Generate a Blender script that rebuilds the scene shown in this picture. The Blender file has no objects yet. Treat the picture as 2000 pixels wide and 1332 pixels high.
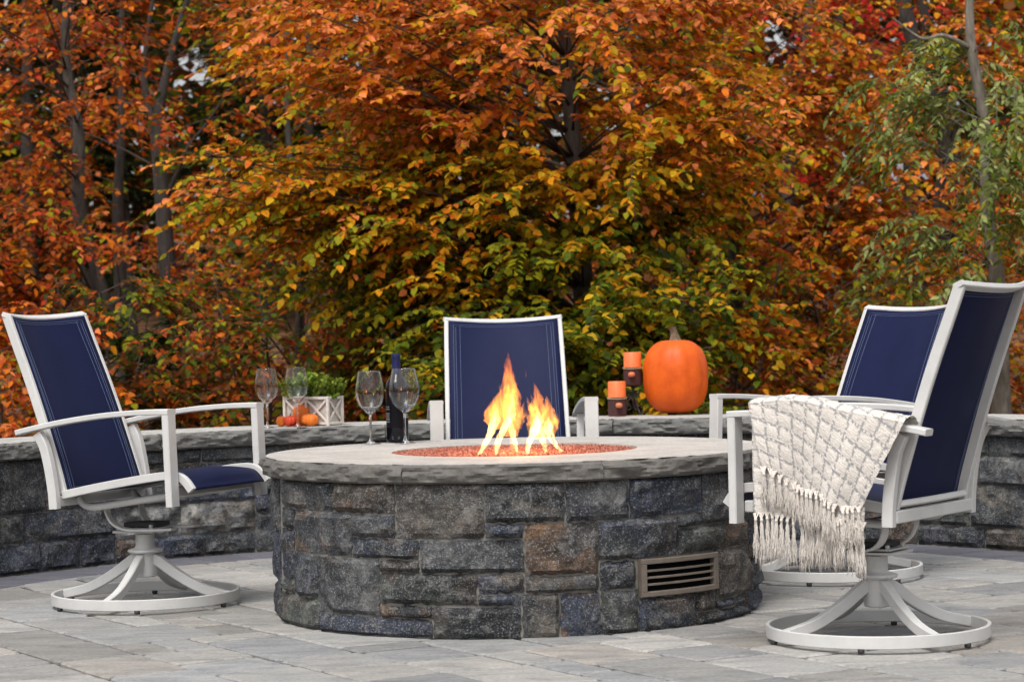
import bpy, math, random
import numpy as np
from mathutils import Vector, Matrix, noise as mnoise

R = math.radians
rng = np.random.default_rng(7)
random.seed(7)
scene = bpy.context.scene
col = scene.collection

# ------------------------------------------------------------------ camera
cam_d = bpy.data.cameras.new("camera")
cam_d.sensor_width = 36.0
cam_d.lens = 86.4
cam_d.clip_start = 0.1
cam_d.clip_end = 2000.0
cam_d.dof.use_dof = True
cam_d.dof.focus_distance = 8.1
cam_d.dof.aperture_fstop = 7.1
cam = bpy.data.objects.new("camera", cam_d)
col.objects.link(cam)
cam.matrix_world = (Matrix.Translation((0, 0, 0.96))
                    @ Matrix.Rotation(R(90 - 0.406), 4, 'X')
                    @ Matrix.Rotation(R(-1.3), 4, 'Z'))
scene.camera = cam

# ------------------------------------------------------------------ sky, sun, exposure
SUN_EL, SUN_AZ = 58.0, 200.0          # azimuth measured clockwise from +Y
world = bpy.data.worlds.new("World")
scene.world = world
world.use_nodes = True
wn, wl = world.node_tree.nodes, world.node_tree.links
wn.clear()
sky = wn.new("ShaderNodeTexSky")
sky.sky_type = 'NISHITA'
sky.sun_disc = False
sky.sun_elevation = R(SUN_EL)
sky.sun_rotation = R(SUN_AZ)
sky.air_density = 1.0
sky.dust_density = 4.0
sky.ozone_density = 1.0
hsv = wn.new("ShaderNodeHueSaturation")
hsv.inputs['Saturation'].default_value = 0.10      # thin overcast
bg = wn.new("ShaderNodeBackground")
bg.inputs['Strength'].default_value = 0.145
wo = wn.new("ShaderNodeOutputWorld")
wl.new(sky.outputs[0], hsv.inputs['Color'])
wl.new(hsv.outputs[0], bg.inputs['Color'])
wl.new(bg.outputs[0], wo.inputs['Surface'])

sun_d = bpy.data.lights.new("sun", 'SUN')
sun_d.energy = 1.5
sun_d.angle = R(20)
sun_d.color = (1.0, 0.95, 0.88)
sun = bpy.data.objects.new("sun", sun_d)
col.objects.link(sun)
az, el = R(SUN_AZ), R(SUN_EL)
sdir = Vector((math.sin(az) * math.cos(el), math.cos(az) * math.cos(el), math.sin(el)))
sun.rotation_euler = sdir.to_track_quat('Z', 'Y').to_euler()
sun.location = sdir * 30

vs = scene.view_settings
vs.view_transform = 'Standard'
vs.look = 'None'
vs.exposure = 0.40
vs.gamma = 1.0
vs.use_curve_mapping = False
scene.render.engine = 'CYCLES'
scene.cycles.use_denoising = True
scene.cycles.max_bounces = 10
scene.cycles.transparent_max_bounces = 12
scene.cycles.caustics_reflective = False
scene.cycles.caustics_refractive = False
scene.cycles.sample_clamp_indirect = 4.0

# ------------------------------------------------------------------ material helpers
def new_mat(name):
    m = bpy.data.materials.new(name)
    m.use_nodes = True
    n, l = m.node_tree.nodes, m.node_tree.links
    b = n["Principled BSDF"]
    return m, n, l, b

def node(n, t, **kw):
    x = n.new(t)
    for k, v in kw.items():
        if k in x.inputs.keys():
            x.inputs[k].default_value = v
        else:
            setattr(x, k, v)
    return x

def mixrgb(n, l, fac, a, b, mode='MIX'):
    x = n.new("ShaderNodeMix")
    x.data_type = 'RGBA'
    x.blend_type = mode
    for s, v in ((0, fac), (6, a), (7, b)):
        if hasattr(v, 'default_value') or hasattr(v, 'links'):
            l.new(v, x.inputs[s])
        else:
            x.inputs[s].default_value = v if s == 0 else (*v, 1)[:4]
    return x.outputs[2]

def ramp(n, l, src, stops):
    x = n.new("ShaderNodeValToRGB")
    e = x.color_ramp.elements
    while len(e) < len(stops):
        e.new(0.5)
    for q, (p, c) in zip(e, stops):
        q.position = p
        q.color = (*c, 1) if len(c) == 3 else c
    l.new(src, x.inputs[0])
    return x.outputs[0]

def noise_tex(n, l, scale, detail=4, rough=0.55, coord=None, dist=0.0):
    x = node(n, "ShaderNodeTexNoise", Scale=scale, Detail=detail, Roughness=rough, Distortion=dist)
    if coord is not None:
        l.new(coord, x.inputs['Vector'])
    return x

def bump(n, l, b, h, strength=0.3, dist=0.01, chain=None):
    x = node(n, "ShaderNodeBump", Strength=strength, Distance=dist)
    l.new(h, x.inputs['Height'])
    if chain is not None:
        l.new(chain, x.inputs['Normal'])
    if b is not None:
        l.new(x.outputs[0], b.inputs['Normal'])
    return x.outputs[0]

def geo_pos(n):
    return n.new("ShaderNodeNewGeometry").outputs['Position']

def simple(name, c, rough=0.5, metal=0.0, spec=0.5, var=0.0, scale=30, bmp=0.0, bscale=80):
    m, n, l, b = new_mat(name)
    b.inputs['Base Color'].default_value = (*c, 1)
    b.inputs['Roughness'].default_value = rough
    b.inputs['Metallic'].default_value = metal
    b.inputs['Specular IOR Level'].default_value = spec
    if var or bmp:
        tc = n.new("ShaderNodeTexCoord").outputs['Object']
        if var:
            t = noise_tex(n, l, scale, 5, 0.6, tc)
            o = ramp(n, l, t.outputs[0], [(0.3, tuple(x * (1 - var) for x in c)), (0.7, tuple(min(1, x * (1 + var)) for x in c))])
            l.new(o, b.inputs['Base Color'])
        if bmp:
            t2 = noise_tex(n, l, bscale, 4, 0.6, tc)
            bump(n, l, b, t2.outputs[0], bmp, 0.004)
    return m

# stone: colour of each block comes from its own colour attribute
def stone_mat(name, speck=0.62, bstr=1.0):
    m, n, l, b = new_mat(name)
    at = node(n, "ShaderNodeAttribute", attribute_name="col").outputs['Color']
    p = geo_pos(n)
    n1 = noise_tex(n, l, 9, 6, 0.65, p, 0.6)
    n2 = noise_tex(n, l, 55, 5, 0.7, p)
    n3 = noise_tex(n, l, 170, 2, 0.6, p)
    n4 = noise_tex(n, l, 5, 5, 0.6, p, 1.4)
    d = ramp(n, l, n1.outputs[0], [(0.30, (0.26, 0.28, 0.34)), (0.50, (0.9, 0.92, 0.97)), (0.70, (2.3, 2.2, 2.05))])
    c1 = mixrgb(n, l, 1.0, at, d, 'MULTIPLY')
    rust = ramp(n, l, n4.outputs[0], [(0.56, (0, 0, 0)), (0.68, (0.5, 0.5, 0.5))])
    c2 = mixrgb(n, l, rust, c1, (0.11, 0.075, 0.045))
    sp = ramp(n, l, n3.outputs[0], [(0.54, (0, 0, 0)), (0.68, (speck, speck, speck))])
    c3 = mixrgb(n, l, sp, c2, (0.34, 0.35, 0.36))
    dk = ramp(n, l, n2.outputs[0], [(0.30, (0.45, 0.45, 0.47)), (0.55, (1, 1, 1))])
    c4 = mixrgb(n, l, 1.0, c3, dk, 'MULTIPLY')
    # pale veins
    v = noise_tex(n, l, 3.2, 8, 0.62, p, 0.6)
    ve = ramp(n, l, v.outputs[0], [(0.488, (0, 0, 0)), (0.5, (0.22, 0.22, 0.22)), (0.512, (0, 0, 0))])
    c5 = mixrgb(n, l, ve, c4, (0.36, 0.35, 0.33))
    n5 = noise_tex(n, l, 16, 8, 0.72, p, 0.3)
    pt = ramp(n, l, n5.outputs[0], [(0.53, (0, 0, 0)), (0.58, (0.50, 0.50, 0.50)), (0.72, (0.85, 0.85, 0.85))])
    pt2 = mixrgb(n, l, 1.0, pt, ramp(n, l, n2.outputs[0], [(0.42, (0.1,) * 3), (0.62, (1,) * 3)]), 'MULTIPLY')
    c5 = mixrgb(n, l, pt2, c5, (0.25, 0.245, 0.235))
    l.new(c5, b.inputs['Base Color'])
    rr = ramp(n, l, n2.outputs[0], [(0.3, (0.55,) * 3), (0.7, (0.85,) * 3)])
    l.new(rr, b.inputs['Roughness'])
    b0 = bump(n, l, None, n5.outputs[0], 0.8 * bstr, 0.022)
    b1 = bump(n, l, None, n1.outputs[0], 0.55 * bstr, 0.03, b0)
    b2 = bump(n, l, None, n2.outputs[0], 0.7 * bstr, 0.012, b1)
    bump(n, l, b, n3.outputs[0], 0.35 * bstr, 0.004, b2)
    return m

def cap_mat(name, top, dark):
    m, n, l, b = new_mat(name)
    p = geo_pos(n)
    n1 = noise_tex(n, l, 6, 6, 0.6, p, 0.4)
    n2 = noise_tex(n, l, 60, 5, 0.65, p)
    n3 = noise_tex(n, l, 220, 2, 0.5, p)
    at = node(n, "ShaderNodeAttribute", attribute_name="col").outputs['Color']
    d = ramp(n, l, n1.outputs[0], [(0.3, (0.78, 0.79, 0.80)), (0.7, (1.15, 1.13, 1.10))])
    c1 = mixrgb(n, l, 1.0, at, d, 'MULTIPLY')
    dk = ramp(n, l, n2.outputs[0], [(0.3, (0.75,) * 3), (0.6, (1.05,) * 3)])
    c2 = mixrgb(n, l, 1.0, c1, dk, 'MULTIPLY')
    l.new(c2, b.inputs['Base Color'])
    b.inputs['Roughness'].default_value = 0.75
    b1 = bump(n, l, None, n2.outputs[0], 0.45, 0.01)
    bump(n, l, b, n3.outputs[0], 0.3, 0.003, b1)
    return m

def leaf_mat(name, transl=0.34):
    m, n, l, b = new_mat(name)
    at = node(n, "ShaderNodeAttribute", attribute_name="col").outputs['Color']
    p = geo_pos(n)
    t = noise_tex(n, l, 45, 3, 0.6, p)
    d = ramp(n, l, t.outputs[0], [(0.3, (0.72, 0.66, 0.6)), (0.65, (1.12, 1.12, 1.1))])
    c = mixrgb(n, l, 1.0, at, d, 'MULTIPLY')
    l.new(c, b.inputs['Base Color'])
    b.inputs['Roughness'].default_value = 0.6
    b.inputs['Specular IOR Level'].default_value = 0.12
    tr = n.new("ShaderNodeBsdfTranslucent")
    l.new(c, tr.inputs['Color'])
    mx = n.new("ShaderNodeMixShader")
    mx.inputs[0].default_value = transl
    l.new(b.outputs[0], mx.inputs[1])
    l.new(tr.outputs[0], mx.inputs[2])
    l.new(mx.outputs[0], n["Material Output"].inputs['Surface'])
    return m

def bark_mat(name, c):
    m, n, l, b = new_mat(name)
    tc = n.new("ShaderNodeTexCoord").outputs['Object']
    mp = node(n, "ShaderNodeMapping")
    mp.inputs['Scale'].default_value = (1, 1, 0.22)
    l.new(tc, mp.inputs['Vector'])
    t = noise_tex(n, l, 26, 6, 0.65, mp.outputs[0], 0.5)
    t2 = noise_tex(n, l, 3, 4, 0.6, tc)
    a = ramp(n, l, t.outputs[0], [(0.3, tuple(x * 0.4 for x in c)), (0.65, tuple(x * 1.25 for x in c))])
    d = ramp(n, l, t2.outputs[0], [(0.35, (0.65, 0.68, 0.62)), (0.65, (1.2, 1.18, 1.15))])
    l.new(mixrgb(n, l, 1.0, a, d, 'MULTIPLY'), b.inputs['Base Color'])
    b.inputs['Roughness'].default_value = 0.9
    bump(n, l, b, t.outputs[0], 0.8, 0.02)
    return m

M = {}
M['stone'] = stone_mat("granite_block")
M['mortar'] = simple("mortar", (0.21, 0.20, 0.18), 0.95, var=0.25, scale=40, bmp=0.5, bscale=200)
M['cap'] = cap_mat("bluestone_cap", None, None)
M['leaf'] = leaf_mat("leaf")
M['needle'] = leaf_mat("needle", 0.2)
M['bark_grey'] = bark_mat("bark_grey", (0.080, 0.068, 0.060))
M['bark_dark'] = bark_mat("bark_dark", (0.040, 0.032, 0.028))
M['bark_pale'] = bark_mat("bark_pale", (0.19, 0.165, 0.14))
M['bark_mid'] = bark_mat("bark_mid", (0.125, 0.108, 0.097))
M['twig'] = simple("twig_bark", (0.07, 0.05, 0.04), 0.9)

def paver_mat():
    m, n, l, b = new_mat("concrete_paver")
    at = node(n, "ShaderNodeAttribute", attribute_name="col").outputs['Color']
    p = geo_pos(n)
    mp = node(n, "ShaderNodeMapping")
    mp.inputs['Rotation'].default_value = (0, 0, R(31))
    mp.inputs['Scale'].default_value = (1, 2.6, 1)
    l.new(p, mp.inputs['Vector'])
    n1 = noise_tex(n, l, 5, 6, 0.62, mp.outputs[0], 0.8)
    n2 = noise_tex(n, l, 70, 5, 0.7, p)
    n3 = noise_tex(n, l, 300, 2, 0.6, p)
    d = ramp(n, l, n1.outputs[0], [(0.28, (0.66, 0.66, 0.68)), (0.5, (0.96, 0.96, 0.96)), (0.74, (1.22, 1.19, 1.14))])
    c1 = mixrgb(n, l, 1.0, at, d, 'MULTIPLY')
    dk = ramp(n, l, n2.outputs[0], [(0.3, (0.72,) * 3), (0.58, (1.05,) * 3)])
    c2 = mixrgb(n, l, 1.0, c1, dk, 'MULTIPLY')
    l.new(c2, b.inputs['Base Color'])
    b.inputs['Roughness'].default_value = 0.85
    b1 = bump(n, l, None, n1.outputs[0], 0.25, 0.012)
    b2 = bump(n, l, None, n2.outputs[0], 0.35, 0.006, b1)
    bump(n, l, b, n3.outputs[0], 0.25, 0.002, b2)
    return m
M['paver'] = paver_mat()
M['joint'] = simple("joint_sand", (0.055, 0.047, 0.04), 0.95, var=0.4, scale=60, bmp=0.5, bscale=200)

def litter_mat():
    m, n, l, b = new_mat("leaf_litter_ground")
    p = geo_pos(n)
    v = node(n, "ShaderNodeTexVoronoi", Scale=9.0)
    l.new(p, v.inputs['Vector'])
    t = noise_tex(n, l, 0.8, 5, 0.6, p)
    c = ramp(n, l, v.outputs['Color'], [(0.2, (0.035, 0.02, 0.01)), (0.5, (0.14, 0.06, 0.02)), (0.8, (0.24, 0.10, 0.03))])
    d = ramp(n, l, t.outputs[0], [(0.35, (0.5, 0.55, 0.45)), (0.65, (1.1, 1.0, 0.9))])
    l.new(mixrgb(n, l, 1.0, c, d, 'MULTIPLY'), b.inputs['Base Color'])
    b.inputs['Roughness'].default_value = 0.9
    bump(n, l, b, v.outputs['Distance'], 0.8, 0.05)
    return m
M['litter'] = litter_mat()

# chair materials
def metal_white():
    m, n, l, b = new_mat("white_powder_coat")
    tc = n.new("ShaderNodeTexCoord").outputs['Object']
    t = noise_tex(n, l, 7, 5, 0.65, tc)
    l.new(ramp(n, l, t.outputs[0], [(0.3, (0.52, 0.515, 0.505)), (0.6, (0.61, 0.605, 0.595))]), b.inputs['Base Color'])
    b.inputs['Roughness'].default_value = 0.42
    t2 = noise_tex(n, l, 500, 2, 0.5, tc)
    bump(n, l, b, t2.outputs[0], 0.12, 0.001)
    return m
M['white'] = metal_white()

def sling_mat():
    m, n, l, b = new_mat("navy_sling_mesh")
    uv = n.new("ShaderNodeTexCoord").outputs['UV']
    w1 = node(n, "ShaderNodeTexWave", Scale=70.0)
    w1.bands_direction = 'X'
    w2 = node(n, "ShaderNodeTexWave", Scale=100.0)
    w2.bands_direction = 'Y'
    l.new(uv, w1.inputs['Vector'])
    l.new(uv, w2.inputs['Vector'])
    mx = n.new("ShaderNodeMath")
    mx.operation = 'MULTIPLY'
    l.new(w1.outputs['Fac'], mx.inputs[0])
    l.new(w2.outputs['Fac'], mx.inputs[1])
    c = ramp(n, l, mx.outputs[0], [(0.0, (0.0075, 0.0105, 0.040)), (1.0, (0.014, 0.020, 0.076))])
    t = noise_tex(n, l, 5, 4, 0.6, uv)
    d = ramp(n, l, t.outputs[0], [(0.3, (0.88,) * 3), (0.7, (1.1,) * 3)])
    l.new(mixrgb(n, l, 1.0, c, d, 'MULTIPLY'), b.inputs['Base Color'])
    b.inputs['Roughness'].default_value = 0.5
    b.inputs['Specular IOR Level'].default_value = 0.10
    bump(n, l, b, mx.outputs[0], 0.25, 0.001)
    return m
M['sling'] = sling_mat()
M['stitch'] = simple("stitch_thread", (0.085, 0.115, 0.21), 0.7)
M['dark'] = simple("dark_mechanism", (0.03, 0.03, 0.032), 0.6, var=0.3)
M['glide'] = simple("black_rubber", (0.02, 0.02, 0.02), 0.7)

# ------------------------------------------------------------------ object helpers
def empty(name, loc=(0, 0, 0), rz=0.0):
    o = bpy.data.objects.new(name, None)
    o.empty_display_size = 0.1
    o.location = loc
    o.rotation_euler = (0, 0, rz)
    col.objects.link(o)
    return o

def tag(o, label=None, cat=None, group=None, kind=None):
    if label: o['label'] = label
    if cat: o['category'] = cat
    if group: o['group'] = group
    if kind: o['kind'] = kind
    return o

def mesh_from(name, v, f, smooth=False, colors=None, uvs=None):
    me = bpy.data.meshes.new(name)
    me.from_pydata([tuple(p) for p in v], [], [tuple(q) for q in f])
    if colors is not None:
        a = me.color_attributes.new("col", 'FLOAT_COLOR', 'POINT')
        c = np.ones((len(v), 4), dtype=np.float32)
        c[:, :3] = colors
        a.data.foreach_set('color', c.ravel())
    if uvs is not None:
        u = me.uv_layers.new(name="UVMap")
        idx = np.empty(len(me.loops), dtype=np.int32)
        me.loops.foreach_get('vertex_index', idx)
        u.data.foreach_set('uv', np.asarray(uvs, dtype=np.float32)[idx].ravel())
    if smooth:
        me.polygons.foreach_set('use_smooth', [True] * len(me.polygons))
    me.update()
    return me

def link(name, me, mat, parent=None):
    o = bpy.data.objects.new(name, me)
    if mat is not None and not me.materials:
        me.materials.append(mat)
    o.parent = parent
    col.objects.link(o)
    return o

class MB:
    def __init__(s):
        s.v, s.f = [], []
    def add(s, v, f):
        k = len(s.v)
        s.v += [tuple(p) for p in v]
        s.f += [tuple(i + k for i in q) for q in f]
        return s
    def box(s, c, size, rz=0.0, bev=0.0, rot=None):
        hx, hy, hz = (x / 2 for x in size)
        if bev > 0:
            prof = [(-hx + bev, -hy), (hx - bev, -hy), (hx, -hy + bev), (hx, hy - bev), (hx - bev, hy), (-hx + bev, hy), (-hx, hy - bev), (-hx, -hy + bev)]
            inn = [(-hx + bev, -hy + bev), (hx - bev, -hy + bev), (hx - bev, -hy + bev), (hx - bev, hy - bev), (hx - bev, hy - bev), (-hx + bev, hy - bev), (-hx + bev, hy - bev), (-hx + bev, -hy + bev)]
            v = [(x, y, -hz) for x, y in inn] + [(x, y, -hz + bev) for x, y in prof] + [(x, y, hz - bev) for x, y in prof] + [(x, y, hz) for x, y in inn]
            f = [[7, 6, 5, 4, 3, 2, 1, 0], list(range(24, 32))]
            for a in range(3):
                for i in range(8):
                    j = (i + 1) % 8
                    f.append([a * 8 + i, a * 8 + j, a * 8 + 8 + j, a * 8 + 8 + i])
        else:
            v = [(x, y, z) for z in (-hz, hz) for x, y in ((-hx, -hy), (hx, -hy), (hx, hy), (-hx, hy))]
            f = [[3, 2, 1, 0], [4, 5, 6, 7]] + [[i, (i + 1) % 4, (i + 1) % 4 + 4, i + 4] for i in range(4)]
        m = Matrix.Translation(c) @ (rot.to_4x4() if rot is not None else Matrix.Rotation(rz, 4, 'Z'))
        return s.add([m @ Vector(p) for p in v], f)
    def sweep(s, path, prof, up=(0, 0, 1), closed=False, caps=True, scales=None):
        """prof: (side, up) points; frame from path tangent and given up."""
        P = [Vector(p) for p in path]
        n = len(P)
        k = len(prof)
        vs_, up = [], Vector(up)
        for i, p in enumerate(P):
            if closed:
                t = P[(i + 1) % n] - P[(i - 1) % n]
            else:
                t = P[min(i + 1, n - 1)] - P[max(i - 1, 0)]
            t.normalize()
            sd = t.cross(up)
            if sd.length < 1e-5:
                sd = t.cross(Vector((1, 0, 0)))
            sd.normalize()
            u = sd.cross(t)
            sc = scales[i] if scales is not None else 1.0
            vs_ += [p + sd * (a * sc) + u * (b * sc) for a, b in prof]
        f = []
        for i in range(n if closed else n - 1):
            for j in range(k):
                a, b = i * k, ((i + 1) % n) * k
                f.append([a + j, a + (j + 1) % k, b + (j + 1) % k, b + j])
        if caps and not closed:
            f.append(list(range(k))[::-1])
            f.append([(n - 1) * k + j for j in range(k)])
        return s.add(vs_, f)
    def tube(s, path, r, seg=8, up=(0, 0, 1), closed=False, radii=None):
        prof = [(math.cos(2 * math.pi * i / seg) * r, math.sin(2 * math.pi * i / seg) * r) for i in range(seg)]
        return s.sweep(path, prof, up, closed, True, radii)
    def lathe(s, prof, seg=24, c=(0, 0, 0), closed_prof=False):
        k = len(prof)
        v = []
        for i in range(seg):
            a = 2 * math.pi * i / seg
            v += [(c[0] + r * math.cos(a), c[1] + r * math.sin(a), c[2] + z) for r, z in prof]
        f = []
        for i in range(seg):
            j = (i + 1) % seg
            for q in range(k if closed_prof else k - 1):
                w = (q + 1) % k
                f.append([i * k + q, j * k + q, j * k + w, i * k + w])
        if not closed_prof:
            if prof[0][0] > 1e-6: f.append([i * k for i in range(seg)][::-1])
            if prof[-1][0] > 1e-6: f.append([i * k + k - 1 for i in range(seg)])
        return s.add(v, f)
    def build(s, name, mat, parent=None, smooth=False, colors=None):
        me = mesh_from(name, s.v, s.f, smooth, colors)
        return link(name, me, mat, parent)

def rrect(w, h, b=0.003):
    a, c = w / 2, h / 2
    return [(-a + b, -c), (a - b, -c), (a, -c + b), (a, c - b), (a - b, c), (-a + b, c), (-a, c - b), (-a, -c + b)]

def spline(pts, n):
    """Catmull-Rom through pts, n samples."""
    P = [Vector(p) for p in pts]
    P = [P[0] * 2 - P[1]] + P + [P[-1] * 2 - P[-2]]
    out, m = [], len(P) - 3
    for i in range(n):
        t = i / (n - 1) * m
        k = min(int(t), m - 1)
        t -= k
        a, b, c, d = P[k:k + 4]
        out.append(0.5 * ((2 * b) + (c - a) * t + (2 * a - 5 * b + 4 * c - d) * t * t + (3 * b - a - 3 * c + d) * t ** 3))
    return out

def smooth_angle(o, ang=35):
    me = o.data
    me.polygons.foreach_set('use_smooth', [True] * len(me.polygons))
    try:
        me.set_sharp_from_angle(angle=R(ang))
    except Exception:
        pass
    return o

def fbm(x, y, z, o=4):
    return mnoise.fractal(Vector((x, y, z)), 0.9, 2.0, o)

# ================================================================== GROUND
def terrain_z(x, y):
    base = -0.10
    if y > 11.6:
        d = y - 11.6
        base += 0.062 * d if d < 70 else 0.062 * 70 + 0.03 * (d - 70)
        base += 0.10 * math.sin(x * 0.55 + 1.3) * min(1, d / 6) + 0.07 * math.sin(y * 0.8 + x * 0.3) * min(1, d / 6)
    return base

def build_ground():
    xs = sorted(set([-900, -400, -150, -80, -50] + list(np.arange(-30, 31, 1.0)) + [50, 80, 150, 400, 900]))
    ys = [-900, -300, -80, -20, 0, 5, 9, 11.2, 11.6] + list(np.arange(12.2, 50, 0.9)) + [55, 65, 80, 110, 200, 400, 900]
    v = [(x, y, terrain_z(x, y) if abs(x) < 900 else -0.1) for y in ys for x in xs]
    k = len(xs)
    f = [[j * k + i, j * k + i + 1, (j + 1) * k + i + 1, (j + 1) * k + i] for j in range(len(ys) - 1) for i in range(k - 1)]
    o = link("ground", mesh_from("ground", v, f, True), M['litter'])
    tag(o, kind='structure')
build_ground()

# ================================================================== PATIO
PITC = (0.0, 8.29)
WC, WF = (0.03, 8.40), 2.50            # wall arc centre, radius of the wall's face
patio = MB()
patio.box((0.03, 7.6, -0.055), (9.0, 7.6, 0.09))
patio = patio.build("patio", M['joint'])
tag(patio, kind='structure')

def paver_mesh(pts, zt, seed, bev=0.006):
    """pts: outline corners (world xy, counter-clockwise). Worn edges: each side broken in three."""
    rr = random.Random(seed)
    cx = sum(p[0] for p in pts) / len(pts)
    cy = sum(p[1] for p in pts) / len(pts)
    ring = []
    for i, p in enumerate(pts):
        q = pts[(i + 1) % len(pts)]
        for t in (0.04, 0.36, 0.66, 0.96):
            w = 0.0018
            ring.append((p[0] + (q[0] - p[0]) * t + rr.uniform(-w, w), p[1] + (q[1] - p[1]) * t + rr.uniform(-w, w)))
    tx, ty = rr.uniform(-0.006, 0.006), rr.uniform(-0.006, 0.006)
    def z(x, y): return zt + tx * (x - cx) + ty * (y - cy)
    n = len(ring)
    inn = []
    for x, y in ring:
        d = math.hypot(x - cx, y - cy)
        s = 1 - bev * rr.uniform(0.8, 1.8) / d
        inn.append((cx + (x - cx) * s, cy + (y - cy) * s))
    v = [(x, y, -0.03) for x, y in ring] + [(x, y, z(x, y) - bev * 0.8) for x, y in ring] + [(x, y, z(x, y)) for x, y in inn] + [(cx, cy, z(cx, cy) + 0.0006)]
    f = []
    for a in range(2):
        for i in range(n):
            j = (i + 1) % n
            f.append([a * n + i, a * n + j, a * n + n + j, a * n + n + i])
    for i in range(n):
        f.append([2 * n + i, 2 * n + (i + 1) % n, 3 * n])
    return v, f

PCOL = [(0.36, 0.355, 0.347), (0.38, 0.365, 0.345), (0.33, 0.33, 0.33), (0.40, 0.39, 0.375), (0.37, 0.345, 0.32), (0.29, 0.292, 0.298), (0.43, 0.415, 0.395), (0.345, 0.347, 0.35), (0.32, 0.31, 0.295)]
def build_pavers():
    U = 0.132
    ang = R(31)
    u = (math.cos(ang), math.sin(ang))
    w = (-math.sin(ang), math.cos(ang))
    N = 88
    used = np.zeros((N, N), bool)
    rr = random.Random(11)
    ox, oy = 0.0, 8.0
    items = []
    def loc(a, b):
        a -= N / 2
        b -= N / 2
        return (ox + (a * u[0] + b * w[0]) * U, oy + (a * u[1] + b * w[1]) * U)
    for j in range(N):
        for i in range(N):
            if used[i, j]: continue
            opts = [(2, 3), (3, 2), (2, 2), (1, 2), (2, 1), (3, 3), (2, 4)]
            wts = [5, 5, 4, 2.5, 2.5, 1.5, 1.5]
            order = []
            oo, ww = opts[:], wts[:]
            while oo:
                k = rr.choices(range(len(oo)), ww)[0]
                order.append(oo.pop(k)); ww.pop(k)
            for a, b in order + [(1, 1)]:
                if i + a <= N and j + b <= N and not used[i:i + a, j:j + b].any():
                    used[i:i + a, j:j + b] = True
                    items.append((i, j, a, b))
                    break
    g = 0.0068
    sel = []
    RB = 2.19
    for i, j, a, b in items:
        du, dv = g / U, g / U
        cs = [loc(i + du, j + dv), loc(i + a - du, j + dv), loc(i + a - du, j + b - dv), loc(i + du, j + b - dv)]
        cx = sum(c[0] for c in cs) / 4
        cy = sum(c[1] for c in cs) / 4
        if cy < 5.0 or abs(cx) > 4.2: continue
        # cut to the curved border of the wall
        def inside(p):
            return p[1] < WC[1] - 0.3 and abs(p[0]) < 9 if p[1] < WC[1] - 0.3 and math.hypot(p[0] - WC[0], p[1] - WC[1]) < 99 and abs(p[0] - WC[0]) < 2.19 else math.hypot(p[0] - WC[0], p[1] - WC[1]) < RB
        if cy >= WC[1] - 0.9 or abs(cx - WC[0]) >= RB:
            if not all(math.hypot(p[0] - WC[0], p[1] - WC[1]) < RB for p in cs):
                if all(math.hypot(p[0] - WC[0], p[1] - WC[1]) > RB for p in cs):
                    if cy > WC[1] - 1.2: continue
                elif cy > WC[1] - 1.2:
                    q = []
                    for p in cs:
                        d = math.hypot(p[0] - WC[0], p[1] - WC[1])
                        s = min(1, (RB - 0.002) / d)
                        q.append((WC[0] + (p[0] - WC[0]) * s, WC[1] + (p[1] - WC[1]) * s))
                    ar = 0.5 * abs(sum(q[k][0] * q[(k + 1) % 4][1] - q[(k + 1) % 4][0] * q[k][1] for k in range(4)))
                    if ar < 0.002: continue
                    cs = q
        if math.hypot(cx - PITC[0], cy - PITC[1]) < 0.42: continue
        vis = cy > 6.3 and abs(cx) / cy < 0.235
        sel.append((0 if vis else 1, cy, cs))
    sel.sort(key=lambda t: (t[0], t[1]))
    rest_v, rest_f, rest_c = [], [], []
    made = 0
    for k, (nv, cy, cs) in enumerate(sel):
        v, f = paver_mesh(cs, rr.uniform(-0.0022, 0.0022), k)
        c = rr.choice(PCOL)
        s = rr.uniform(0.66, 0.96)
        c = tuple(x * s for x in c)
        if made < 295 and nv == 0:
            me = mesh_from("paver", v, f, False, np.tile(c, (len(v), 1)))
            link("paver", me, M['paver'], patio)
            made += 1
        else:
            kk = len(rest_v)
            rest_v += v
            rest_f += [[i + kk for i in q] for q in f]
            rest_c += [c] * len(v)
    me = mesh_from("outer_paving", rest_v, rest_f, False, np.array(rest_c))
    o = link("outer_paving", me, M['paver'], patio)
    tag(o, kind='stuff')
    # curved border course along the wall foot
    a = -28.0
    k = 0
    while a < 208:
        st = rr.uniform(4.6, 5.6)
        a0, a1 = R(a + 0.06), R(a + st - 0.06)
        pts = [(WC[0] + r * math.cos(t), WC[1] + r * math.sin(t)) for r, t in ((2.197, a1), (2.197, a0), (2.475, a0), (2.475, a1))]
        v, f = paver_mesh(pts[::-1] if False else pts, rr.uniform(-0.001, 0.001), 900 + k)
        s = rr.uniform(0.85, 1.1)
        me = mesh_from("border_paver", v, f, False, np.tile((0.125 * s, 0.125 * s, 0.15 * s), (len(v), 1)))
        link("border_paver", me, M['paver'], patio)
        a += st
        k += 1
build_pavers()

# ================================================================== STONEWORK
SC = {'d': (0.034, 0.037, 0.042), 'b': (0.030, 0.037, 0.058), 'g': (0.062, 0.064, 0.066), 'l': (0.17, 0.168, 0.160),
      'br': (0.066, 0.052, 0.041), 'o': (0.120, 0.070, 0.040), 'gr': (0.050, 0.056, 0.049), 'p': (0.095, 0.086, 0.074)}

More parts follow.
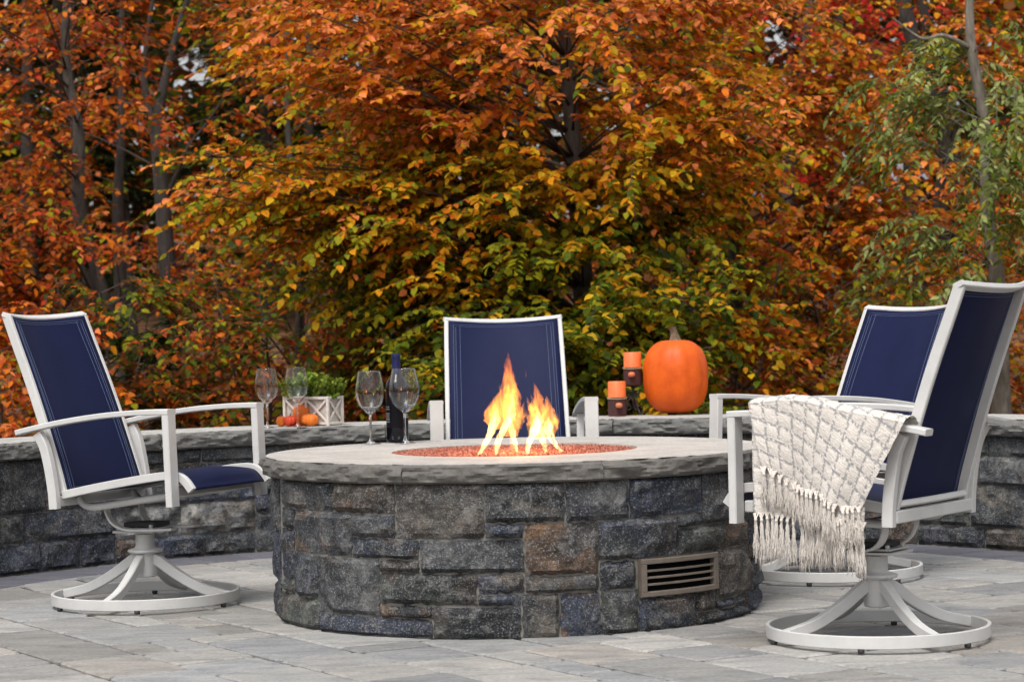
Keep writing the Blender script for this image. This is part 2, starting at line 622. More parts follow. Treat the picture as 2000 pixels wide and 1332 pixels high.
def arc_stone(cx, cy, rad, t0, t1, z0, z1, sgn, seed, rough=1.0, gap=0.0026):
    """Rough-split block laid in a curved wall. sgn=+1: face looks outward, -1: inward."""
    rr = random.Random(seed)
    L = abs(t1 - t0) * rad
    t0 += gap / rad
    t1 -= gap / rad
    z0 += gap
    z1 -= gap
    nu = max(5, min(18, int(L / 0.014)))
    nv = max(5, min(13, int((z1 - z0) / 0.014)))
    sx, sy = rr.uniform(0, 50), rr.uniform(0, 50)
    tilt_u, tilt_v = rr.uniform(-0.010, 0.010), rr.uniform(-0.007, 0.007)
    proud = rr.uniform(0.006, 0.017)
    # two random split planes give facets
    pl = [(rr.uniform(0, 6.28), rr.uniform(0.55, 0.95), rr.uniform(0.010, 0.022)) for _ in range(2)]
    v = []
    ew = []
    jit = [[rr.uniform(-0.0035, 0.0035) for _ in range(2)] for _ in range((nu + 1) * (nv + 1))]
    for j in range(nv + 1):
        for i in range(nu + 1):
            a, b = i / nu, j / nv
            t = t0 + (t1 - t0) * a
            z = z0 + (z1 - z0) * b
            du = min(a, 1 - a) * L
            dv = min(b, 1 - b) * (z1 - z0)
            e = min(du, dv)
            m = min(1.0, e / 0.016)
            m = math.sin(m * math.pi / 2)
            h = proud + tilt_u * (a - .5) * 2 + tilt_v * (b - .5) * 2
            h += 0.0145 * rough * fbm(sx + a * L * 13, sy + b * (z1 - z0) * 13, seed * 1.7, 5)
            for ph, off, dep in pl:
                q = (a - .5) * 2 * math.cos(ph) + (b - .5) * 2 * math.sin(ph) - off
                if q > 0: h -= dep * min(1, q * 2.2)
            h = max(h, -0.002)
            h = h * m
            edge = i in (0, nu) or j in (0, nv)
            if edge:
                t += jit[len(v)][0] / rad
                z += jit[len(v)][1]
            r = rad + sgn * (h if not edge else -0.002)
            v.append((cx + r * math.cos(t), cy + r * math.sin(t), max(z, 0.0)))
    k = nu + 1
    f = []
    for j in range(nv):
        for i in range(nu):
            q = [j * k + i, j * k + i + 1, (j + 1) * k + i + 1, (j + 1) * k + i]
            f.append(q if sgn > 0 else q[::-1])
    # return edges into the wall
    loop = list(range(k)) + [j * k + nu for j in range(1, nv + 1)] + [nv * k + i for i in range(nu - 1, -1, -1)] + [j * k for j in range(nv - 1, 0, -1)]
    n0 = len(v)
    for i in loop:
        x, y, z = v[i]
        d = math.hypot(x - cx, y - cy)
        s = (rad - sgn * 0.04) / d
        v.append((cx + (x - cx) * s, cy + (y - cy) * s, z))
    m = len(loop)
    for i in range(m):
        j = (i + 1) % m
        q = [loop[i], n0 + i, n0 + j, loop[j]]
        f.append(q if sgn > 0 else q[::-1])
    return v, f

def add_stone(parent, cx, cy, rad, t0, t1, z0, z1, sgn, c, seed, rough=1.0):
    v, f = arc_stone(cx, cy, rad, R(t0), R(t1), z0, z1, sgn, seed, rough)
    rr = random.Random(seed + 5)
    s = rr.uniform(0.75, 1.35)
    base = np.array(c) * s
    # each block carries mineral patches of a second tone
    alt = np.array(SC[rr.choice(['l', 'p', 'br', 'b', 'd', 'g', 'o', 'd'])]) * rr.uniform(0.7, 1.1)
    thr = rr.uniform(-0.05, 0.35)
    q0 = rr.uniform(0, 90)
    cols = []
    for x, y, z in v:
        w = (fbm(x * 7 + q0, y * 7, z * 7, 4) - thr) / 0.10
        w = max(0.0, min(0.85, w))
        cols.append(base * (1 - w) + alt * w)
    me = mesh_from("stone", v, f, False, np.array(cols))
    o = link("stone", me, M['stone'], parent)
    smooth_angle(o, 14)
    return o

def auto_courses(t0, t1, z0, z1, rad, rr, minw=0.16, maxw=0.50):
    """Random ashlar: bands of courses split into blocks, some bands doubled."""
    out = []
    t = t0
    while t < t1 - 0.1:
        wdeg = math.degrees(rr.uniform(0.5, 0.8) / rad)
        te = min(t + wdeg, t1)
        if t1 - te < math.degrees(0.2 / rad): te = t1
        z = z0
        hs = []
        while z < z1 - 0.001:
            h = rr.choice((0.085, 0.12, 0.15, 0.17, 0.20))
            if z1 - (z + h) < 0.06: h = z1 - z
            hs.append((z, z + h)); z += h
        for a, b in hs:
            x = t
            while x < te - 0.01:
                w = math.degrees(rr.uniform(minw, maxw if b - a < 0.14 else 0.36) / rad)
                xe = x + w
                if te - xe < math.degrees(0.09 / rad): xe = te
                out.append((x, xe, a, b)); x = xe
        t = te
    return out

PIT_TOP, PIT_R = 0.536, 0.805
def build_pit():
    pit = empty("fire_pit", (PITC[0], PITC[1], 0))
    tag(pit, "round stone fire pit with grey slab top and burning gas flames", "fire pit")
    core = MB()
    core.lathe([(PIT_R - 0.006, 0.001), (PIT_R - 0.006, 0.474), (0.46, 0.474), (0.46, 0.001)], 96, closed_prof=True)
    core.build("mortar_core", M['mortar'], pit, True)
    smooth_angle(pit.children[0], 40)
    T = [(-161.4, -146.5, 0.382, 0.474, 'p'), (-146.5, -135.7, 0.382, 0.478, 'd'), (-135.5, -117.6, 0.381, 0.478, 'br'), (-117.6, -96.9, 0.306, 0.478, 'br'),
         (-161.9, -152.6, 0.313, 0.380, 'd'), (-152.6, -129.7, 0.243, 0.381, 'd'), (-129.7, -117.7, 0.306, 0.380, 'g'), (-162.8, -153.3, 0.151, 0.311, 'b'),
         (-129.7, -111.9, 0.241, 0.305, 'b'), (-122.2, -111.9, 0.201, 0.240, 'br'), (-153.3, -142.0, 0.102, 0.243, 'd'), (-142.0, -122.2, 0.062, 0.241, 'g'),
         (-122.2, -98.8, 0.103, 0.200, 'gr'), (-161.8, -153.5, 0.105, 0.151, 'gr'), (-165.6, -141.3, 0.0, 0.103, 'gr'), (-141.3, -109.1, 0.0, 0.060, 'b'),
         (-122.2, -109.1, 0.060, 0.102, 'd'), (-111.9, -88.4, 0.200, 0.304, 'g'), (-96.9, -79.2, 0.353, 0.477, 'd'), (-96.9, -88.3, 0.306, 0.352, 'b'),
         (-98.8, -88.5, 0.138, 0.199, 'br'), (-98.8, -89.2, 0.099, 0.137, 'b'), (-109.1, -89.3, 0.0, 0.099, 'd'), (-79.2, -64.2, 0.351, 0.477, 'g'),
         (-64.2, -43.1, 0.353, 0.477, 'b'), (-43.1, -31.1, 0.313, 0.477, 'd'), (-31.1, -20.9, 0.314, 0.477, 'g'), (-20.9, -6.0, 0.348, 0.477, 'd'),
         (-88.3, -71.7, 0.190, 0.351, 'o'), (-71.7, -51.1, 0.227, 0.351, 'd'), (-51.1, -34.2, 0.229, 0.311, 'gr'), (-51.1, -43.1, 0.312, 0.351, 'd'),
         (-34.2, -22.6, 0.228, 0.313, 'g'), (-22.6, -6.0, 0.228, 0.347, 'b'), (-71.7, -62.9, 0.135, 0.226, 'b'), (-38.6, -19.3, 0.070, 0.227, 'br'),
         (-19.3, -6.0, 0.170, 0.227, 'br'), (-19.3, -6.0, 0.071, 0.169, 'd'), (-88.5, -71.8, 0.136, 0.189, 'br'), (-89.3, -80.9, 0.0, 0.135, 'p'),
         (-80.9, -71.5, 0.0, 0.135, 'b'), (-71.5, -62.4, 0.0, 0.134, 'gr'), (-62.4, -46.0, 0.0, 0.104, 'b'), (-46.0, -38.6, 0.040, 0.104, 'br'),
         (-46.0, -24.2, 0.0, 0.039, 'b'), (-24.2, -6.0, 0.0, 0.069, 'b'), (-38.6, -24.2, 0.040, 0.068, 'd'),
         (-62.4, -39.0, 0.227, 0.2285, 'd')]
    k = 100
    for t0, t1, z0, z1, c in T[:-1]:
        add_stone(pit, 0, 0, PIT_R, t0, t1, z0, z1, 1, SC[c], k)
        k += 1
    rr = random.Random(5)
    for t0, t1, z0, z1 in auto_courses(-6.0, 194.0, 0.0, 0.477, PIT_R, rr):
        add_stone(pit, 0, 0, PIT_R, t0, t1, z0, z1, 1, SC[rr.choice(['d', 'd', 'b', 'g', 'br', 'gr', 'b'])], k)
        k += 1
    # slab cap in wedge pieces with split-rock edge
    cuts = [-71.5, -10.0, 60.0, 128.0, 196.0, 246.0, 288.5]
    for i in range(len(cuts) - 1):
        a0, a1 = R(cuts[i]) + 0.0012, R(cuts[i + 1]) - 0.0012
        slab(pit, 0.0, 0.02, 0.415, 0.845, a0, a1, PIT_TOP - 0.062, PIT_TOP, +1, 40 + i, (0.48, 0.452, 0.425), (0.140, 0.131, 0.121))
    # vent grille
    vent = empty("vent_grille")
    vent.parent = pit
    bronze = simple("bronze_anodised", (0.22, 0.185, 0.155), 0.45, 0.4, var=0.15)
    a0, a1, zl, zh, RV = R(-62.3), R(-39.2), 0.108, 0.2245, PIT_R + 0.006
    arc = lambda r, b0, b1, z: [(r * math.cos(b0 + (b1 - b0) * q / 14), r * math.sin(b0 + (b1 - b0) * q / 14), z) for q in range(15)]
    for z in (zl + 0.008, zh - 0.008):
        fr = MB()
        fr.sweep(arc(RV, a0, a1, z), rrect(0.024, 0.016, 0.002))
        smooth_angle(fr.build("grille_frame", bronze, vent), 30)
    da = 0.020 / RV
    for b0 in (a0, a1 - da):
        fr = MB()
        fr.sweep([(RV * math.cos(b0 + da * q / 2), RV * math.sin(b0 + da * q / 2), (zl + zh) / 2) for q in range(3)], rrect(0.0235, zh - zl - 0.032, 0.001))
        fr.build("grille_frame", bronze, vent)
    for q in range(3):
        b = MB()
        b.sweep(arc(RV - 0.002, a0 + da, a1 - da, zl + 0.016 + (zh - zl - 0.032) * (q + 1) / 4), rrect(0.018, 0.0066, 0.001))
        smooth_angle(b.build("louvre", bronze, vent), 30)
    bk = MB()  # black sheet stands in for the shade inside the vent openings
    bk.sweep(arc(RV - 0.0095, a0 + da * 0.5, a1 - da * 0.5, (zl + zh) / 2), rrect(0.003, zh - zl - 0.012, 0.0005))
    bk.build("gap_shade_sheet", simple("gap_shade_black", (0.006, 0.006, 0.006), 0.9, spec=0.05), vent)
    return pit

def slab(parent, cx, cy, r0, r1, a0, a1, z0, z1, sgn, seed, ctop, cedge):
    """Curved slab with pitched (rock-face) edge at the outer (+1) or inner (-1) radius."""
    rr = random.Random(seed)
    rf, rb = (r1, r0) if sgn > 0 else (r0, r1)
    na = max(8, int(abs(a1 - a0) * rf / 0.010))
    nv = 9
    v, cols = [], []
    so = rr.uniform(0, 90)
    for i in range(na + 1):
        a = a0 + (a1 - a0) * i / na
        ca, sa = math.cos(a), math.sin(a)
        s = a * rf
        # back bottom, back top, (inner top points), front profile top->bottom
        prof = [(rb, z0), (rb, z1 - 0.002)]
        lip = 0.003 * fbm(s * 14, so, 3.1, 3)
        for q in (0.5, 0.85):
            prof.append((rb + (rf - rb) * q, z1))
        prof.append((rf - sgn * (0.007 + abs(lip)), z1))
        for j in range(nv + 1):
            t = j / nv
            z = z1 - 0.003 - (z1 - z0 - 0.004) * t
            rg = 1 - 2 * abs(mnoise.noise(Vector((s * 17, so + t * 3.4, 2.2))))
            amp = 0.4 if sgn > 0 else 0.75
            h = 0.011 * fbm(s * 12, so + t * 2.0, 0.7, 4) + 0.010 * amp * (rg - 0.5) + 0.005 * math.sin(t * math.pi)
            sc = 0.004 * math.sin(s * 42 + 3 * fbm(s * 5, so, 9, 2)) * math.sin(math.pi * min(1, t * 1.15))
            rec = -0.006 if j in (0, nv) else 0.0
            prof.append((rf + sgn * (h + sc + rec), z + (0.002 * lip if j else lip * 0.3)))
        for k, (r, z) in enumerate(prof):
            v.append((cx + r * ca, cy + r * sa, z))
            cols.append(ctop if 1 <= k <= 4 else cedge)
    k = len(prof)
    f = []
    for i in range(na):
        for j in range(k):
            w = (j + 1) % k
            q = [i * k + j, (i + 1) * k + j, (i + 1) * k + w, i * k + w]
            f.append(q if sgn < 0 else q[::-1])
    f.append(list(range(k)))
    f.append([na * k + j for j in range(k)][::-1])
    me = mesh_from("cap_stone", v, f, False, np.array(cols))
    o = link("cap_stone", me, M['cap'], parent)
    smooth_angle(o, 22)
    return o

pit = build_pit()

def build_wall():
    wall = empty("stone_seat_wall", (WC[0], WC[1], 0))
    tag(wall, "curved low grey stone wall with slab top behind the fire pit", "wall")
    A0, A1 = -12.0, 192.0
    mb = MB()
    n = 120
    v = []
    for i in range(n + 1):
        a = R(A0 + (A1 - A0) * i / n)
        for r, z in ((WF + 0.006, -0.05), (WF + 0.006, 0.458), (WF + 0.36, 0.458), (WF + 0.36, -0.05)):
            v.append((r * math.cos(a), r * math.sin(a), z))
    f = []
    for i in range(n):
        for j in range(4):
            f.append([i * 4 + j, i * 4 + (j + 1) % 4, i * 4 + 4 + (j + 1) % 4, i * 4 + 4 + j])
    f += [[0, 1, 2, 3], [n * 4 + 3, n * 4 + 2, n * 4 + 1, n * 4]]
    mb.add(v, f)
    mb.build("mortar_core", M['mortar'], wall)
    rr = random.Random(21)
    k = 400
    # stones one can pick out at the photo's left: the pale one by the pit, the tall blocks at the frame edge
    special = [(125.5, 132.8, 0.095, 0.225, 'l', 1.5), (117.5, 125.5, 0.095, 0.225, 'l', 1.5)]
    done = []
    segs = auto_courses(A0, 117.5, 0.0, 0.459, WF, rr) + auto_courses(132.8, A1, 0.0, 0.459, WF, rr)
    segs += auto_courses(117.5, 132.8, 0.225, 0.459, WF, rr) + auto_courses(117.5, 132.8, 0.0, 0.095, WF, rr)
    for t0, t1, z0, z1 in segs:
        left = t0 > 110
        c = rr.choice(['b', 'b', 'd', 'b', 'b', 'gr', 'd', 'g'] if left else ['g', 'd', 'g', 'gr', 'd', 'p', 'b', 'br'])
        add_stone(wall, 0, 0, WF, t0, t1, z0, z1, -1, np.array(SC[c]) * 1.15, k)
        k += 1
    for t0, t1, z0, z1, c, rg in special:
        add_stone(wall, 0, 0, WF, t0, t1, z0, z1, -1, np.array(SC[c]) * 1.3, k, rg)
        k += 1
    a = A0
    cuts = [A0]
    while a < A1:
        a += rr.uniform(20, 25)
        cuts.append(min(a, A1))
    cuts = [A0, 8.0, 33.0, 57.0, 80.5, 104.0, 128.0, 150.0, 171.0, A1]
    for i in range(len(cuts) - 1):
        a0, a1 = R(cuts[i]) + 0.0008, R(cuts[i + 1]) - 0.0008
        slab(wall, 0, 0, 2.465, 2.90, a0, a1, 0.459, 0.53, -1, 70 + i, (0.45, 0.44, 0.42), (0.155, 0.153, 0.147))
build_wall()

# ================================================================== CHAIRS
PIV = Vector((0, 0, 0.27))
BACKP = [(-0.172, 0.405), (-0.190, 0.47), (-0.222, 0.57), (-0.262, 0.69), (-0.310, 0.82), (-0.358, 0.94), (-0.393, 1.030)]
SEATP = [(-0.165, 0.402), (-0.05, 0.422), (0.08, 0.442), (0.20, 0.458), (0.275, 0.464), (0.315, 0.458), (0.340, 0.441), (0.362, 0.413)]

def sling_grid(prof, hw0, hw1, bow, nu=14, nv=22, off=0.0, topdip=0.0):
    pts = spline([(x, 0, z) for x, z in prof], nv + 1)
    v, uv = [], []
    for j, p in enumerate(pts):
        t = j / nv
        tg = pts[min(j + 1, nv)] - pts[max(j - 1, 0)]
        tg.normalize()
        nrm = Vector((tg.z, 0, -tg.x))      # towards the sitter for the backrest
        hw = hw0 + (hw1 - hw0) * t
        for i in range(nu + 1):
            s = -1 + 2 * i / nu
            b = bow(t) * (1 - s * s)
            q = p - nrm * b + nrm * off
            v.append((q.x, s * hw, q.z - topdip * (1 - s * s) * max(0, t - 0.6) / 0.4))
            uv.append((s * hw / 0.5 + 0.5, t))
    k = nu + 1
    f = [[j * k + i, j * k + i + 1, (j + 1) * k + i + 1, (j + 1) * k + i] for j in range(nv) for i in range(nu)]
    return v, f, uv, k

def thicken(v, f, th, nrmf):
    pass

def two_sided(v, f, uv, th):
    """give a cloth sheet thickness th along vertex normals"""
    me = bpy.data.meshes.new("tmp")
    me.from_pydata(v, [], f)
    me.update()
    N = [Vector(x.normal) for x in me.vertices]
    bpy.data.meshes.remove(me)
    n = len(v)
    v2 = [tuple(Vector(p) - N[i] * th) for i, p in enumerate(v)]
    ed = {}
    for q in f:
        for a, b in zip(q, q[1:] + q[:1]):
            ed[(a, b)] = 1
    fb = [[i + n for i in q[::-1]] for q in f]
    side = [[b, a, a + n, b + n] for (a, b) in ed if (b, a) not in ed]
    return v + v2, f + fb + side, uv + uv

UPPER = []
def make_chair():
    root = empty("swivel_chair")
    W_ = M['white']
    up = []
    # --- base
    base = []
    ring = MB()
    n = 64
    ring.sweep([(0.3245 * math.cos(2 * math.pi * i / n), 0.3245 * math.sin(2 * math.pi * i / n), 0.030) for i in range(n)], rrect(0.012, 0.037, 0.002), closed=True)
    ro = smooth_angle(ring.build("base_ring", W_, root), 40)
    base.append(ro)
    for i in range(6):
        a = R(20 + 60 * i)
        g = MB()
        g.lathe([(0.009, 0.0), (0.010, 0.004), (0.010, 0.0115)], 10, (0.3245 * math.cos(a), 0.3245 * math.sin(a), 0.0))
        g.build("glide", M['glide'], ro, True)
    for i in range(4):
        a = R(90 * i)
        leg = MB()
        pth = spline([(0.016, 0, 0.170), (0.055, 0, 0.150), (0.125, 0, 0.103), (0.215, 0, 0.057), (0.318, 0, 0.031)], 14)
        pth = [Matrix.Rotation(a, 3, 'Z') @ p for p in pth]
        leg.sweep(pth, rrect(0.027, 0.033, 0.003), scales=[1.15 - 0.2 * q / 13 for q in range(14)])
        base.append(smooth_angle(leg.build("base_leg", W_, root), 30))
    hub = MB()
    hub.lathe([(0.0, 0.095), (0.036, 0.096), (0.040, 0.10), (0.042, 0.178), (0.058, 0.182), (0.062, 0.187), (0.060, 0.192), (0.038, 0.198), (0.033, 0.204), (0.033, 0.247), (0.0, 0.247)], 28)
    base.append(smooth_angle(hub.build("hub", W_, root), 35))
    # --- swivel plate and springs
    pl = MB()
    pl.box((0, 0, 0.258), (0.17, 0.15, 0.007), bev=0.001)
    pl.box((0, 0, 0.268), (0.15, 0.13, 0.006), bev=0.001)
    for sx in (-1, 1):
        for sy in (-1, 1):
            pl.lathe([(0.007, 0.0), (0.007, 0.010), (0.0, 0.012)], 6, (sx * 0.06, sy * 0.05, 0.271))
    up.append(pl.build("swivel_plate", W_, root))
    dk = MB()
    dk.box((0.01, 0, 0.282), (0.13, 0.10, 0.016), bev=0.002)
    up.append(dk.build("spring_clamp", M['dark'], root))
    for s in (-1, 1):
        sp = MB()
        sp.sweep(spline([(0.17, s * 0.075, 0.268), (0.06, s * 0.08, 0.266), (-0.02, s * 0.09, 0.270), (-0.062, s * 0.10, 0.292), (-0.080, s * 0.105, 0.325), (-0.082, s * 0.105, 0.350)], 20), rrect(0.034, 0.008, 0.002), up=(0.3, 0, 1))
        up.append(smooth_angle(sp.build("rocker_spring", W_, root), 40))
        ut = MB()
        ut.tube(spline([(-0.155, s * 0.165, 0.388), (-0.138, s * 0.165, 0.364), (-0.095, s * 0.165, 0.354), (0.02, s * 0.165, 0.366), (0.16, s * 0.165, 0.384), (0.285, s * 0.165, 0.400)], 24), 0.0125, 10, up=(0, 1, 0))
        up.append(smooth_angle(ut.build("under_tube", W_, root), 60))
    for x, z in ((-0.06, 0.360), (0.12, 0.383)):
        cb = MB()
        cb.box((x, 0, z), (0.034, 0.33, 0.016), bev=0.002)
        up.append(cb.build("under_bar", W_, root))
    # --- arms and posts
    for s in (-1, 1):
        y = 0.285 * s
        fp = MB()
        fp.sweep([(0.310, y, 0.362), (0.3085, y, 0.45), (0.3065, y, 0.57), (0.3055, y, 0.672)], rrect(0.050, 0.026, 0.003), up=(1, 0, 0))
        up.append(smooth_angle(fp.build("arm_post", W_, root), 30))
        ar = MB()
        pth = spline([(-0.312, y, 0.622), (-0.25, y, 0.634), (-0.12, y, 0.655), (0.03, y, 0.672), (0.16, y, 0.680), (0.26, y, 0.682), (0.3185, y, 0.681)], 26)
        ar.sweep(pth, rrect(0.0505, 0.019, 0.003))
        up.append(smooth_angle(ar.build("armrest", W_, root), 30))
        # corner between armrest and post
        rp = MB()
        rp.sweep(spline([(-0.176, y * 0.985, 0.356), (-0.180, y * 0.985, 0.42), (-0.192, y * 0.985, 0.50), (-0.208, y * 0.99, 0.57), (-0.232, y, 0.618)], 14), rrect(0.028, 0.034, 0.003), up=(1, 0, 0))
        up.append(smooth_angle(rp.build("rear_post", W_, root), 30))
        sr = MB()
        sr.sweep(spline([(x, s * 0.243, z) for x, z in SEATP], 30), rrect(0.020, 0.028, 0.002))
        up.append(smooth_angle(sr.build("seat_rail", W_, root), 30))
    cb = MB()
    cb.box((0.284, 0, 0.408), (0.030, 0.512, 0.034), bev=0.003)
    up.append(cb.build("front_crossbar", W_, root))
    cb = MB()
    cb.box((-0.181, 0, 0.381), (0.028, 0.528, 0.036), bev=0.003)
    up.append(cb.build("rear_crossbar", W_, root))
    # --- seat sling
    v, f, uv, k = sling_grid(SEATP, 0.2335, 0.2335, lambda t: 0.018 * math.sin(math.pi * min(1, t * 1.05)) if t < 0.9 else 0.0, off=0.008)
    v = [(x, y, z + 0.004) for x, y, z in v]
    v, f, uv = two_sided(v, f, uv, 0.0025)
    so = link("seat", mesh_from("seat", v, f, True, None, uv), M['sling'], root)
    up.append(so)
    # --- backrest
    bowf = lambda t: 0.008 + 0.034 * max(0, (t - 0.25) / 0.75) ** 1.2
    hwb, hwt = 0.237, 0.224
    v, f, uv, k = sling_grid(BACKP[:-1] + [(-0.389, 1.021)], hwb - 0.010, hwt - 0.010, bowf, topdip=-0.006, off=0.015)
    front = v[:]
    v, f, uv = two_sided(v, f, uv, 0.0025)
    bo = link("backrest", mesh_from("backrest", v, f, True, None, uv), M['sling'], root)
    up.append(bo)
    # double line of stitching around the sling
    nu, nv = k - 1, len(front) // k - 1
    def fpt(a, b):
        i, j = min(int(a * nu), nu - 1), min(int(b * nv), nv - 1)
        x, y = a * nu - i, b * nv - j
        P = [Vector(front[(j + q) * k + i + p]) for q in (0, 1) for p in (0, 1)]
        p = P[0] * (1 - x) * (1 - y) + P[1] * x * (1 - y) + P[2] * (1 - x) * y + P[3] * x * y
        return p
    for ins, nm in ((0.020, 'a'), (0.030, 'b'), (0.048, 'c')):
        st = MB()
        au, bv = ins / 0.47, ins / 0.66
        segs = []
        if nm != 'c':
            loop = [(au, bv + (1 - 2 * bv) * t / 30) for t in range(31)] + [(au + (1 - 2 * au) * t / 24, 1 - bv) for t in range(1, 25)] + [(1 - au, 1 - bv - (1 - 2 * bv) * t / 30) for t in range(1, 31)] + [(1 - au - (1 - 2 * au) * t / 24, bv) for t in range(1, 24)]
            segs = [(loop, True)]
        else:
            segs = [([(au, 0.02 + 0.94 * t / 30) for t in range(31)], False), ([(1 - au, 0.02 + 0.94 * t / 30) for t in range(31)], False)]
        if nm == 'c':
            for lp, cl in segs[1:]:
                s2 = MB()
                s2.tube([fpt(a, b) + Vector((0.93, 0, 0.36)) * 0.0009 for a, b in lp], 0.0010, 4, up=(1, 0, 0.3))
                s2.build("stitching", M['stitch'], bo)
            segs = segs[:1]
        for lp, cl in segs:
            for sd in (0.0009,):
                pts = [fpt(a, b) + Vector((0.93, 0, 0.36)) * sd for a, b in lp]
                st.tube(pts, 0.0010, 4, up=(1, 0, 0.3), closed=cl)
        st.build("stitching", M['stitch'], bo)
        if nm != 'c':
            sb = MB()
            sb.tube([fpt(a, b) - Vector((0.93, 0, 0.36)) * 0.0036 for a, b in loop], 0.0010, 4, up=(1, 0, 0.3), closed=True)
            sb.build("stitching", M['stitch'], bo)
    # --- back frame: one continuous bar
    L = spline([(x, 0, z) for x, z in BACKP], 24)
    for s in (-1, 1):
        bf = MB()
        bf.sweep([(p.x, s * (hwb + (hwt - hwb) * i / 23), p.z) for i, p in enumerate(L)], rrect(0.017, 0.034, 0.003), up=(0.93, 0, 0.3))
        up.append(smooth_angle(bf.build("back_stile", W_, root), 30))
    tr = MB()
    p = L[-1]
    tr.sweep([(p.x - 0.040 * (1 - (q / 10 - 1) ** 2) + 0.004, (q / 10 - 1) * (hwt + 0.008), p.z + 0.002 - 0.012 * (1 - (q / 10 - 1) ** 2)) for q in range(21)], rrect(0.034, 0.017, 0.003), up=(0.36, 0, 0.93))
    up.append(smooth_angle(tr.build("top_rail", W_, root), 30))
    br = MB()
    p = L[0]
    br.sweep([(p.x - 0.006 - 0.010 * (1 - (q / 6 - 1) ** 2), (q / 6 - 1) * (hwb - 0.009), p.z + 0.010) for q in range(13)], rrect(0.030, 0.018, 0.003), up=(0.3, 0, 0.95))
    up.append(smooth_angle(br.build("bottom_rail", W_, root), 30))
    return root, up, base

def set_pose(up, base, pitch, base_rot):
    rot = Matrix.Rotation(-R(pitch), 4, 'Y')
    m = Matrix.Translation(PIV) @ rot @ Matrix.Translation(-PIV)
    for o in up:
        o.matrix_local = m
    for o in base:
        o.matrix_local = Matrix.Rotation(R(base_rot), 4, 'Z')

proto, UP, BASE = make_chair()
def copy_chair():
    c = proto.copy()
    col.objects.link(c)
    mp = {}
    for ch in list(proto.children):
        d = ch.copy()
        d.parent = c
        col.objects.link(d)
        mp[ch.name] = d
        for g in ch.children:
            e = g.copy()
            e.parent = d
            col.objects.link(e)
    return c, [mp[o.name] for o in UP], [mp[o.name] for o in BASE]

CH = [((-1.31, 8.66), -25.5, 0.9, -107, "white and navy sling swivel chair left of the fire pit, beside the wine glasses"),
      ((1.065, 7.275), 146.0, -0.8, -67, "white and navy sling swivel chair with a fringed blanket over its arm"),
      ((1.158, 9.05), 214.0, 2.0, -72, "navy swivel chair mostly hidden behind the one carrying the blanket"),
      ((-0.013, 9.50), -87.0, 2.2, -60, "navy sling chair facing straight ahead behind the flames")]
CHAIRS = []
for i, (p, h, pit_, br_, lab) in enumerate(CH):
    if i == len(CH) - 1:
        c, u_, b_ = proto, UP, BASE
    else:
        c, u_, b_ = copy_chair()
    c.location = (p[0], p[1], 0.003)
    c.rotation_euler = (0, 0, R(h))
    set_pose(u_, b_, pit_, br_ - h)
    c.scale = [(1, 1, 1), (1, 1, 1), (1, 1.02, 0.968), (1, 1.02, 0.962)][i]
    tag(c, lab, "chair", "swivel chairs around the fire pit")
    CHAIRS.append(c)

